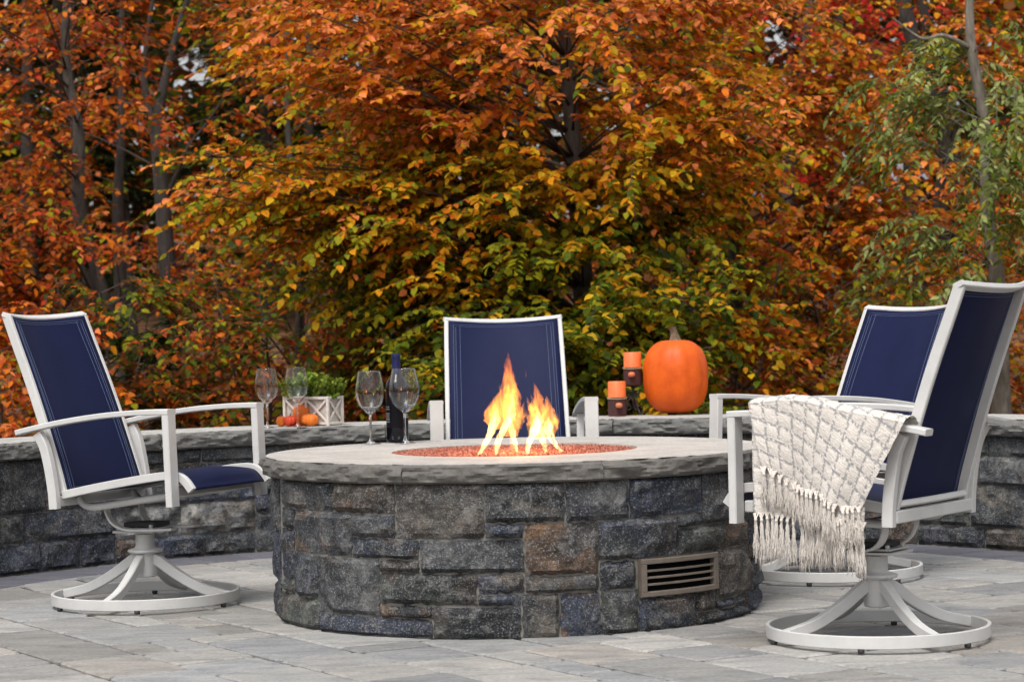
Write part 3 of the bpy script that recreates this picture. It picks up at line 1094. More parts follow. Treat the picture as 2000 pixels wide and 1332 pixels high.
# ================================================================== FIRE
def build_fire():
    rock_m, n, l, b = new_mat("red_fire_glass")
    at = node(n, "ShaderNodeAttribute", attribute_name="col").outputs['Color']
    l.new(at, b.inputs['Base Color'])
    b.inputs['Roughness'].default_value = 0.75
    rr = np.random.default_rng(3)
    N = 7500
    octv = np.array([(1, 0, 0), (-1, 0, 0), (0, 1, 0), (0, -1, 0), (0, 0, 1), (0, 0, -1)], float)
    octf = np.array([(0, 2, 4), (2, 1, 4), (1, 3, 4), (3, 0, 4), (2, 0, 5), (1, 2, 5), (3, 1, 5), (0, 3, 5)])
    rad = 0.412 * np.sqrt(rr.random(N))
    th = rr.random(N) * 2 * np.pi
    pos = np.stack([rad * np.cos(th), rad * np.sin(th), -0.014 + 0.012 * (1 - (rad / 0.412) ** 2) + rr.uniform(-0.004, 0.004, N)], 1)
    sz = rr.uniform(0.0035, 0.0080, (N, 1, 1))
    jit = 1 + rr.uniform(-0.35, 0.35, (N, 6, 3))
    v = (octv[None] * jit * sz + pos[:, None, :]).reshape(-1, 3)
    f = (octf[None] + np.arange(N)[:, None, None] * 6).reshape(-1, 3)
    pal = np.array([(0.31, 0.095, 0.06), (0.36, 0.13, 0.085), (0.25, 0.065, 0.042), (0.40, 0.18, 0.125), (0.20, 0.05, 0.034)])
    c = np.repeat(pal[rr.integers(0, len(pal), N)], 6, 0)
    o = link("fire_glass", mesh_from("fire_glass", v, f, False, c), rock_m)
    o.location = (PITC[0], PITC[1] + 0.02, PIT_TOP)
    tag(o, "bed of small red fire glass filling the round hole in the fire pit", "fire glass", kind='stuff')
    # pan below the glass
    p = MB()
    p.lathe([(0.0, PIT_TOP - 0.026), (0.420, PIT_TOP - 0.026), (0.420, PIT_TOP - 0.03), (0.0, PIT_TOP - 0.03)], 48, (0, 0.02, 0))
    p.build("burner_pan", simple("red_dust", (0.30, 0.06, 0.035), 0.8), pit)

    # flames: closed bodies filled with glowing gas
    def flame_mat(name, c_low, c_high, s_low, s_high, h):
        m = bpy.data.materials.new(name)
        m.use_nodes = True
        n, l = m.node_tree.nodes, m.node_tree.links
        n.clear()
        out = n.new("ShaderNodeOutputMaterial")
        em = n.new("ShaderNodeEmission")
        tc = n.new("ShaderNodeTexCoord").outputs['Object']
        sx = n.new("ShaderNodeSeparateXYZ")
        l.new(tc, sx.inputs[0])
        mr = node(n, "ShaderNodeMapRange")
        mr.inputs['From Min'].default_value = 0.0
        mr.inputs['From Max'].default_value = h
        l.new(sx.outputs[2], mr.inputs['Value'])
        cr = ramp(n, l, mr.outputs[0], [(0.0, c_low), (0.45, tuple((a + b) / 2 for a, b in zip(c_low, c_high))), (1.0, c_high)])
        l.new(cr, em.inputs['Color'])
        mp = node(n, "ShaderNodeMapping")
        mp.inputs['Scale'].default_value = (1, 1, 0.28)
        l.new(tc, mp.inputs['Vector'])
        ns = noise_tex(n, l, 62, 3, 0.6, mp.outputs[0], 1.2)
        st = node(n, "ShaderNodeMapRange")
        st.inputs['From Min'].default_value = 0.0
        st.inputs['From Max'].default_value = 1.0
        st.inputs['To Min'].default_value = s_low
        st.inputs['To Max'].default_value = s_high
        l.new(mr.outputs[0], st.inputs['Value'])
        nm = node(n, "ShaderNodeMapRange")
        nm.inputs['From Min'].default_value = 0.38
        nm.inputs['From Max'].default_value = 0.62
        nm.inputs['To Min'].default_value = 0.08
        nm.inputs['To Max'].default_value = 1.9
        l.new(ns.outputs[0], nm.inputs['Value'])
        mu = n.new("ShaderNodeMath")
        mu.operation = 'MULTIPLY'
        l.new(st.outputs[0], mu.inputs[0])
        l.new(nm.outputs[0], mu.inputs[1])
        l.new(mu.outputs[0], em.inputs['Strength'])
        l.new(em.outputs[0], out.inputs['Volume'])
        m.cycles.volume_step_rate = 0.5 if hasattr(m.cycles, 'volume_step_rate') else 1.0
        return m
    FO = flame_mat("flame_outer", (1.0, 0.42, 0.055), (1.0, 0.21, 0.012), 30, 32, 0.30)
    FI = flame_mat("flame_core", (1.0, 0.68, 0.24), (1.0, 0.52, 0.09), 125, 62, 0.22)
    fire = empty("fire", (0, 8.05, 0.530))
    tag(fire, "twin orange and yellow flames rising from the red fire glass", "fire")
    # x across, z up (metres), path points and half widths
    def tongue(pts, widths, mat, name="flame_tongue", flat=0.75, seed=0):
        P = spline([(x, y, z) for x, y, z in pts], 30)
        Wd = np.interp(np.linspace(0, 1, 30), np.linspace(0, 1, len(widths)), widths)
        mb = MB()
        seg = 12
        rr_ = random.Random(seed)
        ph = rr_.uniform(0, 6)
        v = []
        for i, p in enumerate(P):
            w = max(Wd[i] * (1.04 if mat is FO else 1.0), 0.0004)
            wob = 0.14 * math.sin(i * 0.9 + ph)
            for q in range(seg):
                a = 2 * math.pi * q / seg
                ww = w * (1 + 0.34 * fbm(math.cos(a) * 1.8 + seed, math.sin(a) * 1.8, i * 0.30, 4))
                v.append((p.x + math.cos(a) * ww + wob * w * 0.4, p.y + math.sin(a) * ww * flat, p.z))
        f = [[i * seg + q, i * seg + (q + 1) % seg, (i + 1) * seg + (q + 1) % seg, (i + 1) * seg + q] for i in range(29) for q in range(seg)]
        f += [list(range(seg))[::-1], [29 * seg + q for q in range(seg)]]
        mb.add(v, f)
        mb.build(name, mat, fire, True)
    z = 0.004
    # left flame
    tongue([(-0.055, 0, 0.085), (-0.055, 0, 0.13), (-0.030, 0, 0.185), (-0.012, 0, 0.24), (-0.016, 0, 0.29), (-0.013, 0, 0.335)], [0.020, 0.046, 0.034, 0.020, 0.013, 0.001], FO, seed=1)
    tongue([(-0.010, .01, 0.06), (-0.005, .01, 0.12), (-0.002, 0.01, 0.18), (-0.004, 0.01, 0.23), (-0.012, 0.01, 0.275)], [0.022, 0.032, 0.030, 0.018, 0.001], FO, seed=2)
    tongue([(0.016, -.01, 0.085), (0.026, -.01, 0.13), (0.036, -.01, 0.175)], [0.010, 0.014, 0.001], FO, seed=3)
    tongue([(-0.115, 0, z), (-0.100, 0, 0.03), (-0.078, 0, 0.07), (-0.060, 0, 0.115), (-0.055, 0, 0.155)], [0.006, 0.009, 0.014, 0.018, 0.002], FI, seed=4)
    tongue([(-0.060, 0.0, z), (-0.055, 0, 0.035), (-0.040, 0, 0.075), (-0.014, 0, 0.12), (-0.006, 0, 0.17), (-0.006, 0, 0.215)], [0.005, 0.009, 0.013, 0.017, 0.012, 0.001], FI, seed=5)
    tongue([(0.010, 0.01, z), (0.002, 0.01, 0.04), (-0.006, 0, 0.08), (-0.010, 0, 0.12)], [0.004, 0.008, 0.012, 0.002], FI, seed=6)
    tongue([(-0.070, 0.02, z), (-0.066, 0.02, 0.03), (-0.056, 0.02, 0.06)], [0.003, 0.005, 0.001], FO, seed=7)
    tongue([(0.000, 0.02, z), (-0.008, 0.02, 0.035), (-0.014, 0.02, 0.08)], [0.005, 0.008, 0.002], FO, seed=8)
    # right flame
    tongue([(0.085, 0, 0.05), (0.082, 0, 0.10), (0.076, 0, 0.15), (0.080, 0, 0.19), (0.068, 0, 0.238)], [0.022, 0.040, 0.028, 0.014, 0.001], FO, seed=9)
    tongue([(0.118, .01, 0.06), (0.122, 0.01, 0.10), (0.112, 0.01, 0.145), (0.110, 0.01, 0.19)], [0.014, 0.027, 0.020, 0.002], FO, seed=10)
    tongue([(0.070, -.01, 0.125), (0.056, -.01, 0.155), (0.044, -.01, 0.190)], [0.012, 0.010, 0.001], FO, seed=11)
    tongue([(0.073, -.005, 0.145), (0.064, -.005, 0.175), (0.058, -.005, 0.198)], [0.008, 0.006, 0.001], FO, seed=12)
    tongue([(0.042, 0, z), (0.046, 0, 0.03), (0.062, 0, 0.07), (0.080, 0, 0.11), (0.080, 0, 0.15)], [0.006, 0.009, 0.016, 0.018, 0.001], FI, seed=13)
    tongue([(0.104, 0, z), (0.097, 0, 0.035), (0.090, 0, 0.07), (0.084, 0, 0.11)], [0.005, 0.010, 0.016, 0.002], FI, seed=14)
    tongue([(0.160, 0, z), (0.138, 0, 0.025), (0.120, 0, 0.055), (0.112, 0, 0.09), (0.116, 0, 0.125)], [0.005, 0.008, 0.013, 0.016, 0.001], FI, seed=15)
    tongue([(0.066, 0.02, z), (0.070, 0.02, 0.035), (0.078, 0.02, 0.07)], [0.004, 0.006, 0.001], FO, seed=16)
    tongue([(0.084, 0.02, z), (0.086, 0.02, 0.035), (0.088, 0.02, 0.07)], [0.003, 0.006, 0.001], FO, seed=17)
    ld = bpy.data.lights.new("fire_light", 'POINT')
    ld.energy = 2.2
    ld.color = (1.0, 0.42, 0.12)
    ld.shadow_soft_size = 0.06
    lo = bpy.data.objects.new("fire_light", ld)
    lo.parent = fire
    lo.location = (0.02, 0, 0.10)
    col.objects.link(lo)
    # thin licks breaking from the bodies
    rl = random.Random(77)
    for k in range(26):
        left = k < 14
        zc = rl.uniform(0.07, 0.20) if left else rl.uniform(0.06, 0.15)
        cxm = np.interp(zc, [0.07, 0.13, 0.2], [-0.045, -0.035, -0.010]) if left else np.interp(zc, [0.06, 0.15], [0.098, 0.085])
        hw = np.interp(zc, [0.07, 0.13, 0.2], [0.055, 0.058, 0.028]) if left else np.interp(zc, [0.06, 0.15], [0.048, 0.042])
        sd = rl.choice((-1, 1))
        x0 = cxm + sd * hw * rl.uniform(0.35, 0.95)
        h = rl.uniform(0.03, 0.065)
        ln_ = sd * rl.uniform(-0.004, 0.012) - (x0 - cxm) * 0.15
        tongue([(x0, rl.uniform(-.015, .015), zc), (x0 + ln_ * 0.5, 0, zc + h * 0.5), (x0 + ln_, 0, zc + h)], [0.002, rl.uniform(0.004, 0.008), 0.0006], FO, seed=100 + k)
    # loose licks
    tongue([(0.040, 0, 0.112), (0.044, 0, 0.128), (0.042, 0, 0.146)], [0.004, 0.009, 0.003], FO, seed=18)
    tongue([(0.052, 0, 0.070), (0.043, 0, 0.095), (0.039, 0, 0.115)], [0.005, 0.004, 0.001], FO, seed=19)
    tongue([(0.042, 0, 0.252), (0.044, 0, 0.262), (0.041, 0, 0.275)], [0.001, 0.003, 0.001], FO, seed=20)
build_fire()

# ================================================================== GLASSES AND BOTTLE
gm, n_, l_, b_ = new_mat("clear_glass")
b_.inputs['Base Color'].default_value = (1, 1, 1, 1)
b_.inputs['Transmission Weight'].default_value = 1.0
b_.inputs['Roughness'].default_value = 0.0
b_.inputs['IOR'].default_value = 1.36
M['glass'] = gm
def make_glass():
    g = empty("wine_glass")
    # bowl: outer then inner wall, 1.4 mm thick
    zo = [(0.0045, 0.100), (0.008, 0.1065), (0.020, 0.116), (0.034, 0.130), (0.045, 0.148), (0.0515, 0.168), (0.0530, 0.184), (0.0515, 0.205), (0.0475, 0.228), (0.0430, 0.250), (0.0405, 0.2625)]
    zi = [(max(r - 0.0013, 0), z + (0.003 if i < 3 else 0.0006)) for i, (r, z) in enumerate(zo)]
    zi[0] = (0.0, 0.1075)
    outer = spline([(r, 0, z) for r, z in zo], 34)
    inner = spline([(r, 0, z) for r, z in zi[0:]], 34)
    prof = [(0.0, 0.099)] + [(p.x, p.z) for p in outer] + [(0.0396, 0.2632)] + [(max(p.x, 0.0), p.z) for p in inner[::-1]]
    mb = MB()
    mb.lathe(prof, 48)
    bo = mb.build("bowl", M['glass'], g, True)
    st = MB()
    st.lathe([(0.0, 0.0985), (0.0050, 0.0985), (0.0042, 0.085), (0.0036, 0.060), (0.0036, 0.030), (0.0046, 0.018), (0.0085, 0.0095), (0.018, 0.0050), (0.030, 0.0030), (0.0365, 0.0018), (0.0370, 0.0008), (0.036, 0.0), (0.0, 0.0)], 40)
    st.build("stem_and_foot", M['glass'], g, True)
    return g
g0 = make_glass()
GL = [((-0.518, 8.880, PIT_TOP), "wine glass on the fire pit, standing clear of the bottle", 1.0),
      ((-0.393, 8.862, PIT_TOP), "wine glass on the fire pit, standing in front of the bottle", 1.03),
      ((-1.072, 10.69, 0.53), "wine glass on the wall, standing left of the small gourds", 0.98),
      ((-0.945, 10.74, 0.53), "wine glass on the wall, overlapping the green plant and gourds", 0.99)]
for i, (p, lab, s) in enumerate(GL):
    if i == 0:
        g = g0
    else:
        g = g0.copy()
        col.objects.link(g)
        for ch in g0.children:
            d = ch.copy(); d.parent = g; col.objects.link(d)
    g.location = (p[0], p[1], p[2] + 0.0012)
    g.scale = (s, s, s)
    tag(g, lab, "wine glass", "clear stemmed wine glasses")

def build_bottle():
    b = empty("wine_bottle", (-0.425, 8.965, PIT_TOP + 0.001), R(-20))
    tag(b, "dark wine bottle with blue foil neck on the fire pit", "bottle")
    dg, n, l, bs = new_mat("dark_bottle_glass")
    bs.inputs['Base Color'].default_value = (0.003, 0.0035, 0.008, 1)
    bs.inputs['Roughness'].default_value = 0.06
    bs.inputs['Specular IOR Level'].default_value = 0.3
    foil = simple("blue_foil", (0.010, 0.014, 0.085), 0.35, 0.3)
    k = 1.06
    mb = MB()
    pr = [(0.0, 0.003), (0.030, 0.0), (0.0365, 0.003), (0.0380, 0.012), (0.0380, 0.185)] + [(p.x, p.z) for p in spline([(0.0380, 0, 0.188), (0.0350, 0, 0.206), (0.0250, 0, 0.222), (0.0165, 0, 0.236), (0.0142, 0, 0.25)], 14)] + [(0.0140, 0.252), (0.0, 0.252)]
    mb.lathe([(r * k, z * k) for r, z in pr], 40)
    mb.build("body", dg, b, True)
    mb = MB()
    mb.lathe([(r * k, z * k) for r, z in [(0.0, 0.2385), (0.0170, 0.2385), (0.0150, 0.252), (0.0146, 0.285), (0.0146, 0.290), (0.0156, 0.2905), (0.0158, 0.302), (0.0150, 0.305), (0.0, 0.305)]], 32)
    smooth_angle(mb.build("foil_cap", foil, b), 40)
    lab = MB()
    def arcpatch(mb, a0, a1, z0, z1, r):
        n = 14
        v = [(r * math.cos(R(a0 + (a1 - a0) * i / n)), r * math.sin(R(a0 + (a1 - a0) * i / n)), z) for i in range(n + 1) for z in (z0, z1)]
        mb.add(v, [[2 * i, 2 * i + 2, 2 * i + 3, 2 * i + 1] for i in range(n)])
    arcpatch(lab, -150, 60, 0.055, 0.150, 0.0406)
    lo = lab.build("label", simple("black_paper", (0.008, 0.008, 0.012), 0.5, spec=0.12), b, True)
    lt = MB()
    rr_ = random.Random(2)
    for z in (0.128, 0.120, 0.104, 0.097, 0.090, 0.083, 0.074):
        a = -146
        while a < -112:
            w = rr_.uniform(2, 6)
            arcpatch(lt, a, min(a + w, -110), z, z + 0.0042, 0.0409)
            a += w + 1.6
    a = -40
    for z in (0.098, 0.090):
        a = -22
        while a < 12:
            w = rr_.uniform(2, 6)
            arcpatch(lt, a, a + w, z, z + 0.0042, 0.0409)
            a += w + 1.6
    o = lt.build("label_print", simple("grey_ink", (0.42, 0.43, 0.45), 0.6), lo)
    tag(o, kind='stuff')
    em = MB()
    arcpatch(em, -14, 8, 0.112, 0.140, 0.0409)
    em.build("label_emblem", simple("blue_ink", (0.10, 0.16, 0.45), 0.5), lo)
build_bottle()

# ================================================================== PUMPKINS AND GOURDS
def gourd_mesh(rx, h, lobes, depth, seg=72, nz=30, dimple=0.25, seed=0, squash=2.4, flatb=0.0):
    rr_ = random.Random(seed)
    ph = [rr_.uniform(-0.12, 0.12) for _ in range(lobes)]
    v, f = [], []
    for j in range(nz + 1):
        t = -math.pi / 2 + math.pi * j / nz
        ct = abs(math.cos(t)) ** (2 / squash)
        stt = math.copysign(abs(math.sin(t)) ** (2 / squash), math.sin(t))
        for i in range(seg):
            a = 2 * math.pi * i / seg
            lb = abs(math.sin(a * lobes / 2 + 0.4 * math.sin(a * 3 + seed)))
            r = rx * ct * (1 - depth * (1 - lb) ** 1.6)
            r *= 1 + 0.012 * math.sin(a * 2 + seed) + 0.006 * fbm(math.cos(a) * 2, math.sin(a) * 2, t * 2 + seed, 3)
            z = h / 2 + h / 2 * stt
            q = 1 - min(1, (r / rx) / 0.55)
            z -= math.copysign(dimple * h * 0.25 * q * q, stt)
            v.append((r * math.cos(a), r * math.sin(a), max(z, 0.0)))
    for j in range(nz):
        for i in range(seg):
            k = (i + 1) % seg
            f.append([j * seg + i, j * seg + k, (j + 1) * seg + k, (j + 1) * seg + i])
    return v, f

def pumpkin_mat(name, c, c2, bstr=0.15):
    m, n, l, b = new_mat(name)
    tc = n.new("ShaderNodeTexCoord").outputs['Object']
    t = noise_tex(n, l, 14, 5, 0.6, tc)
    t2 = noise_tex(n, l, 120, 3, 0.6, tc)
    a = ramp(n, l, t.outputs[0], [(0.3, c2), (0.6, c)])
    sp = ramp(n, l, t2.outputs[0], [(0.66, (0, 0, 0)), (0.78, (0.25,) * 3)])
    l.new(mixrgb(n, l, sp, a, (0.75, 0.42, 0.18)), b.inputs['Base Color'])
    b.inputs['Roughness'].default_value = 0.5
    b.inputs['Specular IOR Level'].default_value = 0.3
    b.inputs['Subsurface Weight'].default_value = 0.0
    bump(n, l, b, t2.outputs[0], bstr, 0.003)
    return m
M['pumpkin'] = pumpkin_mat("pumpkin_skin", (0.72, 0.112, 0.007), (0.58, 0.075, 0.005))
M['gourd_red'] = pumpkin_mat("gourd_red", (0.62, 0.065, 0.022), (0.50, 0.04, 0.015))
M['gourd_or'] = pumpkin_mat("gourd_orange", (0.80, 0.20, 0.025), (0.68, 0.13, 0.015))
M['stem'] = simple("dry_stem", (0.15, 0.11, 0.072), 0.9, var=0.5, scale=60, bmp=0.6, bscale=90)

def make_gourd(name, loc, rx, h, lobes, depth, mat, label, cat, group=None, stem=None, seed=0, squash=2.4, dimple=0.25, rot=(0, 0, 0)):
    g = empty(name, loc)
    g.rotation_euler = rot
    v, f = gourd_mesh(rx, h, lobes, depth, seed=seed, squash=squash, dimple=dimple)
    link("skin", mesh_from("skin", v, f, True), mat, g)
    if stem:
        L, r0, lean = stem
        pts = spline([(0, 0, h - dimple * h * 0.12 - 0.004), (0.1 * lean, 0, h + L * 0.3), (0.45 * lean, 0.1 * lean, h + L * 0.7), (lean, 0.15 * lean, h + L)], 14)
        mb = MB()
        seg = 20
        vv = []
        for i, p in enumerate(pts):
            t = i / 13
            w = r0 * (0.85 * (1 - t) ** 4 + 0.78 + 0.26 * max(0, t - 0.75) / 0.25)
            for q in range(seg):
                a = 2 * math.pi * q / seg
                ww = w * (1 + 0.16 * math.cos(a * 5 + t * 1.4))
                vv.append((p.x + math.cos(a) * ww, p.y + math.sin(a) * ww, p.z + (0.10 * ww * math.cos(a) if i == 13 else 0)))
        ff = [[i * seg + q, i * seg + (q + 1) % seg, (i + 1) * seg + (q + 1) % seg, (i + 1) * seg + q] for i in range(13) for q in range(seg)]
        ff += [[13 * seg + q for q in range(seg)]]
        mb.add(vv, ff)
        smooth_angle(mb.build("stalk", M['stem'], g), 50)
    tag(g, label, cat, group)
    return g
WT = 0.531
make_gourd("pumpkin", (0.742, 11.20, WT), 0.150, 0.342, 11, 0.042, M['pumpkin'], "large tall orange pumpkin with a brown stalk on the wall", "pumpkin", stem=(0.055, 0.019, -0.016), seed=4, squash=2.55, dimple=0.16)
SG = "small gourds piled before the white planter"
make_gourd("gourd", (-0.930, 10.865, WT), 0.049, 0.096, 9, 0.05, M['gourd_or'], "tallest orange gourd of the pile, at the back against the planter", "gourd", SG, (0.012, 0.005, 0.004), 5)
make_gourd("gourd", (-0.894, 10.775, WT), 0.039, 0.054, 9, 0.10, M['gourd_or'], "squat orange gourd at the right end of the pile", "gourd", SG, (0.010, 0.005, -0.003), 6)
make_gourd("gourd", (-0.978, 10.77, WT), 0.031, 0.048, 10, 0.10, M['gourd_red'], "red gourd in the middle of the pile", "gourd", SG, (0.010, 0.004, 0.003), 7)
make_gourd("gourd", (-1.021, 10.79, WT), 0.022, 0.047, 8, 0.06, M['gourd_or'], "smallest orange gourd at the left end of the pile", "gourd", SG, (0.010, 0.003, -0.002), 8)

# ================================================================== CANDLES
wax = simple("orange_wax", (0.80, 0.17, 0.045), 0.45, var=0.12, scale=40, bmp=0.25, bscale=60)
brown = simple("dark_burlap_wrap", (0.058, 0.018, 0.016), 0.85, var=0.35, scale=120, bmp=0.7, bscale=260)
twine = simple("jute_twine", (0.42, 0.29, 0.16), 0.9)
iron = simple("wrought_iron", (0.035, 0.028, 0.023), 0.45, 0.4)
def candle(loc, rz, h, label):
    c = empty("pillar_candle", loc, rz)
    tag(c, label, "candle", "orange pillar candles in dark wraps")
    r = 0.0405
    mb = MB()
    mb.lathe([(0, 0), (r, 0.0), (r, h - 0.004), (r - 0.003, h), (r - 0.008, h - 0.001), (0.006, h - 0.006), (0, h - 0.006)], 40)
    smooth_angle(mb.build("wax", wax, c), 40)
    w = MB()
    w.lathe([(r + 0.0006, 0.001), (r + 0.0016, 0.001), (r + 0.0016, h * 0.54), (r + 0.0006, h * 0.54)], 40, closed_prof=True)
    smooth_angle(w.build("wrap", brown, c), 40)
    wk = MB()
    wk.tube([(0, 0, h - 0.007), (0.001, 0, h + 0.002), (0.003, 0.001, h + 0.008)], 0.0009, 6, up=(0, 1, 0))
    wk.build("wick", M['glide'], c)
    tw = MB()
    for dz, am in ((0, 0.0), (0.006, 0.007)):
        tw.tube([((r + 0.0032) * math.cos(a), (r + 0.0032) * math.sin(a), h * 0.50 + dz - am * (1 if math.sin(a) < 0 else 0) * abs(math.sin(a))) for a in [2 * math.pi * i / 40 for i in range(40)]], 0.0019, 6, closed=True)
    tw = tw.build("twine", twine, c, True)
    tag(tw, kind='stuff')
    v, f = gourd_mesh(0.016, 0.024, 8, 0.10, 40, 18, 0.2, 3)
    ch = link("pumpkin_charm", mesh_from("pumpkin_charm", v, f, True), simple("clay_charm", (0.55, 0.17, 0.07), 0.6), c)
    ch.location = (0, -(r + 0.016), h * 0.24)
    return c
candle((0.470, 11.135, WT), R(6), 0.157, "lower orange and brown pillar candle standing straight on the wall")
candle((0.548, 11.23, WT + 0.137), R(-8), 0.149, "upper orange and brown pillar candle raised on the iron stand")
def spiral(c, r0, r1, turns, a0, n, sx=1):
    return [(c[0] + sx * (r0 + (r1 - r0) * i / n) * math.cos(a0 + turns * 2 * math.pi * i / n), c[1], c[2] + (r0 + (r1 - r0) * i / n) * math.sin(a0 + turns * 2 * math.pi * i / n)) for i in range(n + 1)]
def build_stand():
    s = empty("candle_stand", (0.548, 11.23, WT))
    tag(s, "black wrought iron scroll stand under the upper candle", "candle stand")
    p = MB()
    p.lathe([(0, 0.127), (0.012, 0.127), (0.040, 0.132), (0.044, 0.1355), (0, 0.1355)], 32)
    smooth_angle(p.build("plate", iron, s), 40)
    q = MB()
    q.lathe([(0.0, 0.030), (0.004, 0.030), (0.004, 0.06), (0.007, 0.066), (0.004, 0.072), (0.004, 0.11), (0.008, 0.118), (0.008, 0.128), (0, 0.128)], 16)
    q.build("post", iron, s, True)
    for i in range(3):
        a = R(-90 + 120 * i + 35)
        rot = Matrix.Rotation(a, 3, 'Z')
        mb = MB()
        leg = spline([(0.003, 0, 0.085), (0.020, 0, 0.068), (0.030, 0, 0.040), (0.045, 0, 0.012), (0.060, 0, 0.0035), (0.072, 0, 0.010), (0.068, 0, 0.020), (0.060, 0, 0.016)], 36)
        mb.tube([rot @ x for x in leg], 0.0032, 6, up=(0, 0, 1.0) if False else tuple(rot @ Vector((0, 1, 0))))
        mb.build("foot_scroll", iron, s, True)
        mb = MB()
        sc = spiral((0.026, 0, 0.098), 0.019, 0.005, 1.5, R(180), 30)
        mb.tube([rot @ Vector(x) for x in sc], 0.0030, 6, up=tuple(rot @ Vector((0, 1, 0))))
        mb.build("side_scroll", iron, s, True)
        mb = MB()
        sc = spiral((0.022, 0, 0.035), 0.017, 0.005, -1.4, R(120), 30)
        mb.tube([rot @ Vector(x) for x in sc], 0.0028, 6, up=tuple(rot @ Vector((0, 1, 0))))
        mb.build("lower_scroll", iron, s, True)
build_stand()

# ================================================================== LEAF MACHINERY
T_BIG = np.array([(0, 0, 0), (.35, 0, -.03), (.70, 0, -.05), (.28, .46, .05), (.28, -.46, .05), (.66, .36, .01), (.66, -.36, .01), (1, 0, -.13)], float)
F_BIG = np.array([(0, 1, 3), (0, 4, 1), (3, 1, 2), (3, 2, 5), (4, 2, 1), (4, 6, 2), (5, 2, 7), (2, 6, 7)])
T_SML = np.array([(0, 0, 0), (.45, .42, .06), (1, 0, -.08), (.45, -.42, .06)], float)
F_SML = np.array([(0, 2, 1), (0, 3, 2)])

def unit(a):
    return a / np.maximum(np.linalg.norm(a, axis=-1, keepdims=True), 1e-9)

def leaf_arrays(pos, d, nr, ln, wd, tmpl):
    d = unit(d)
    s = unit(np.cross(nr, d))
    nn = np.cross(d, s)
    L = ln[:, None, None]
    return (pos[:, None, :] + tmpl[None, :, 0:1] * L * d[:, None, :] + tmpl[None, :, 1:2] * L * wd[:, None, None] * s[:, None, :] + tmpl[None, :, 2:3] * L * nn[:, None, :])

def bulk_mesh(name, v, f, c):
    me = bpy.data.meshes.new(name)
    nv, nf = len(v), len(f)
    me.vertices.add(nv)
    me.vertices.foreach_set('co', v.astype(np.float32).ravel())
    me.loops.add(nf * 3)
    me.loops.foreach_set('vertex_index', f.astype(np.int32).ravel())
    me.polygons.add(nf)
    me.polygons.foreach_set('loop_start', np.arange(0, nf * 3, 3, dtype=np.int32))
    me.update(calc_edges=True)
    a = me.color_attributes.new("col", 'FLOAT_COLOR', 'POINT')
    cc = np.ones((nv, 4), np.float32)
    cc[:, :3] = c
    a.data.foreach_set('color', cc.ravel())
    me.validate()
    return me

def leaves_object(name, parent, pos, d, nr, ln, wd, colr, big=True, mat=None, kind='stuff'):
    tm, fm = (T_BIG, F_BIG) if big else (T_SML, F_SML)
    v = leaf_arrays(pos, d, nr, ln, wd, tm)
    n, k = v.shape[:2]
    f = (fm[None] + np.arange(n)[:, None, None] * k).reshape(-1, 3)
    c = np.repeat(colr, k, 0)
    me = bulk_mesh(name, v.reshape(-1, 3), f, c)
    o = link(name, me, mat or M['leaf'], parent)
    if kind: o['kind'] = kind
    return o

# colours (linear) of autumn leaves
LC = {'salmon': (0.78, 0.245, 0.078), 'orange': (0.64, 0.165, 0.012), 'amber': (0.60, 0.250, 0.010), 'gold': (0.54, 0.325, 0.012), 'ygreen': (0.265, 0.255, 0.011),
      'green': (0.092, 0.130, 0.008), 'dgreen': (0.040, 0.064, 0.008), 'rust': (0.42, 0.080, 0.013), 'red': (0.48, 0.054, 0.015), 'crimson': (0.60, 0.020, 0.020),
      'brown': (0.18, 0.066, 0.017), 'sage': (0.18, 0.235, 0.062), 'pale': (0.34, 0.38, 0.14), 'pine': (0.026, 0.040, 0.014)}
CLEARINGS = [((-0.128, 0.106), 0.42), ((0.110, 0.113), 0.30), ((0.098, 0.090), 0.16)]
def in_clearing(P):
    """straight open lanes through the wood, of constant width, where the sky shows"""
    m = np.zeros(len(P), bool)
    for (u, w), r in CLEARINGS:
        y = P[:, 1]
        m |= (y > 16) & (((P[:, 0] - u * y) ** 2 + (P[:, 2] - 0.96 - w * y) ** 2) < (r * (0.30 + 0.85 * np.random.default_rng(5).random(len(P)))) ** 2)
    return m

def pick(rr, names, n, weights=None):
    A = np.array([LC[x] for x in names])
    w = np.array(weights, float) if weights is not None else np.ones(len(names))
    return A[rr.choice(len(names), n, p=w / w.sum())]

def spray_leaves(rr, o, d, ln, nleaf, lsize, droop, wratio, pend=0.35):
    """leaves set alternately along one twig. returns pos, dir, normal, len"""
    s = (np.arange(nleaf) + 0.6) / nleaf
    pos = o + d * (ln * s)[:, None]
    pos[:, 2] -= droop * ln * s ** 2
    up = np.array([0, 0, 1.0])
    sd = np.cross(d, up)
    sd /= max(np.linalg.norm(sd), 1e-6)
    side = np.where(np.arange(nleaf) % 2 == 0, 1.0, -1.0)
    side[-1] = 0
    dr = d[None] * rr.uniform(0.35, 0.9, nleaf)[:, None] + sd[None] * (side * rr.uniform(0.6, 1.0, nleaf))[:, None]
    dr[:, 2] -= rr.uniform(0.0, 2 * pend, nleaf)
    nr = np.tile(up, (nleaf, 1)) + rr.normal(0, 0.42, (nleaf, 3))
    ls = lsize * rr.uniform(0.65, 1.18, nleaf)
    return pos, unit(dr), unit(nr), ls

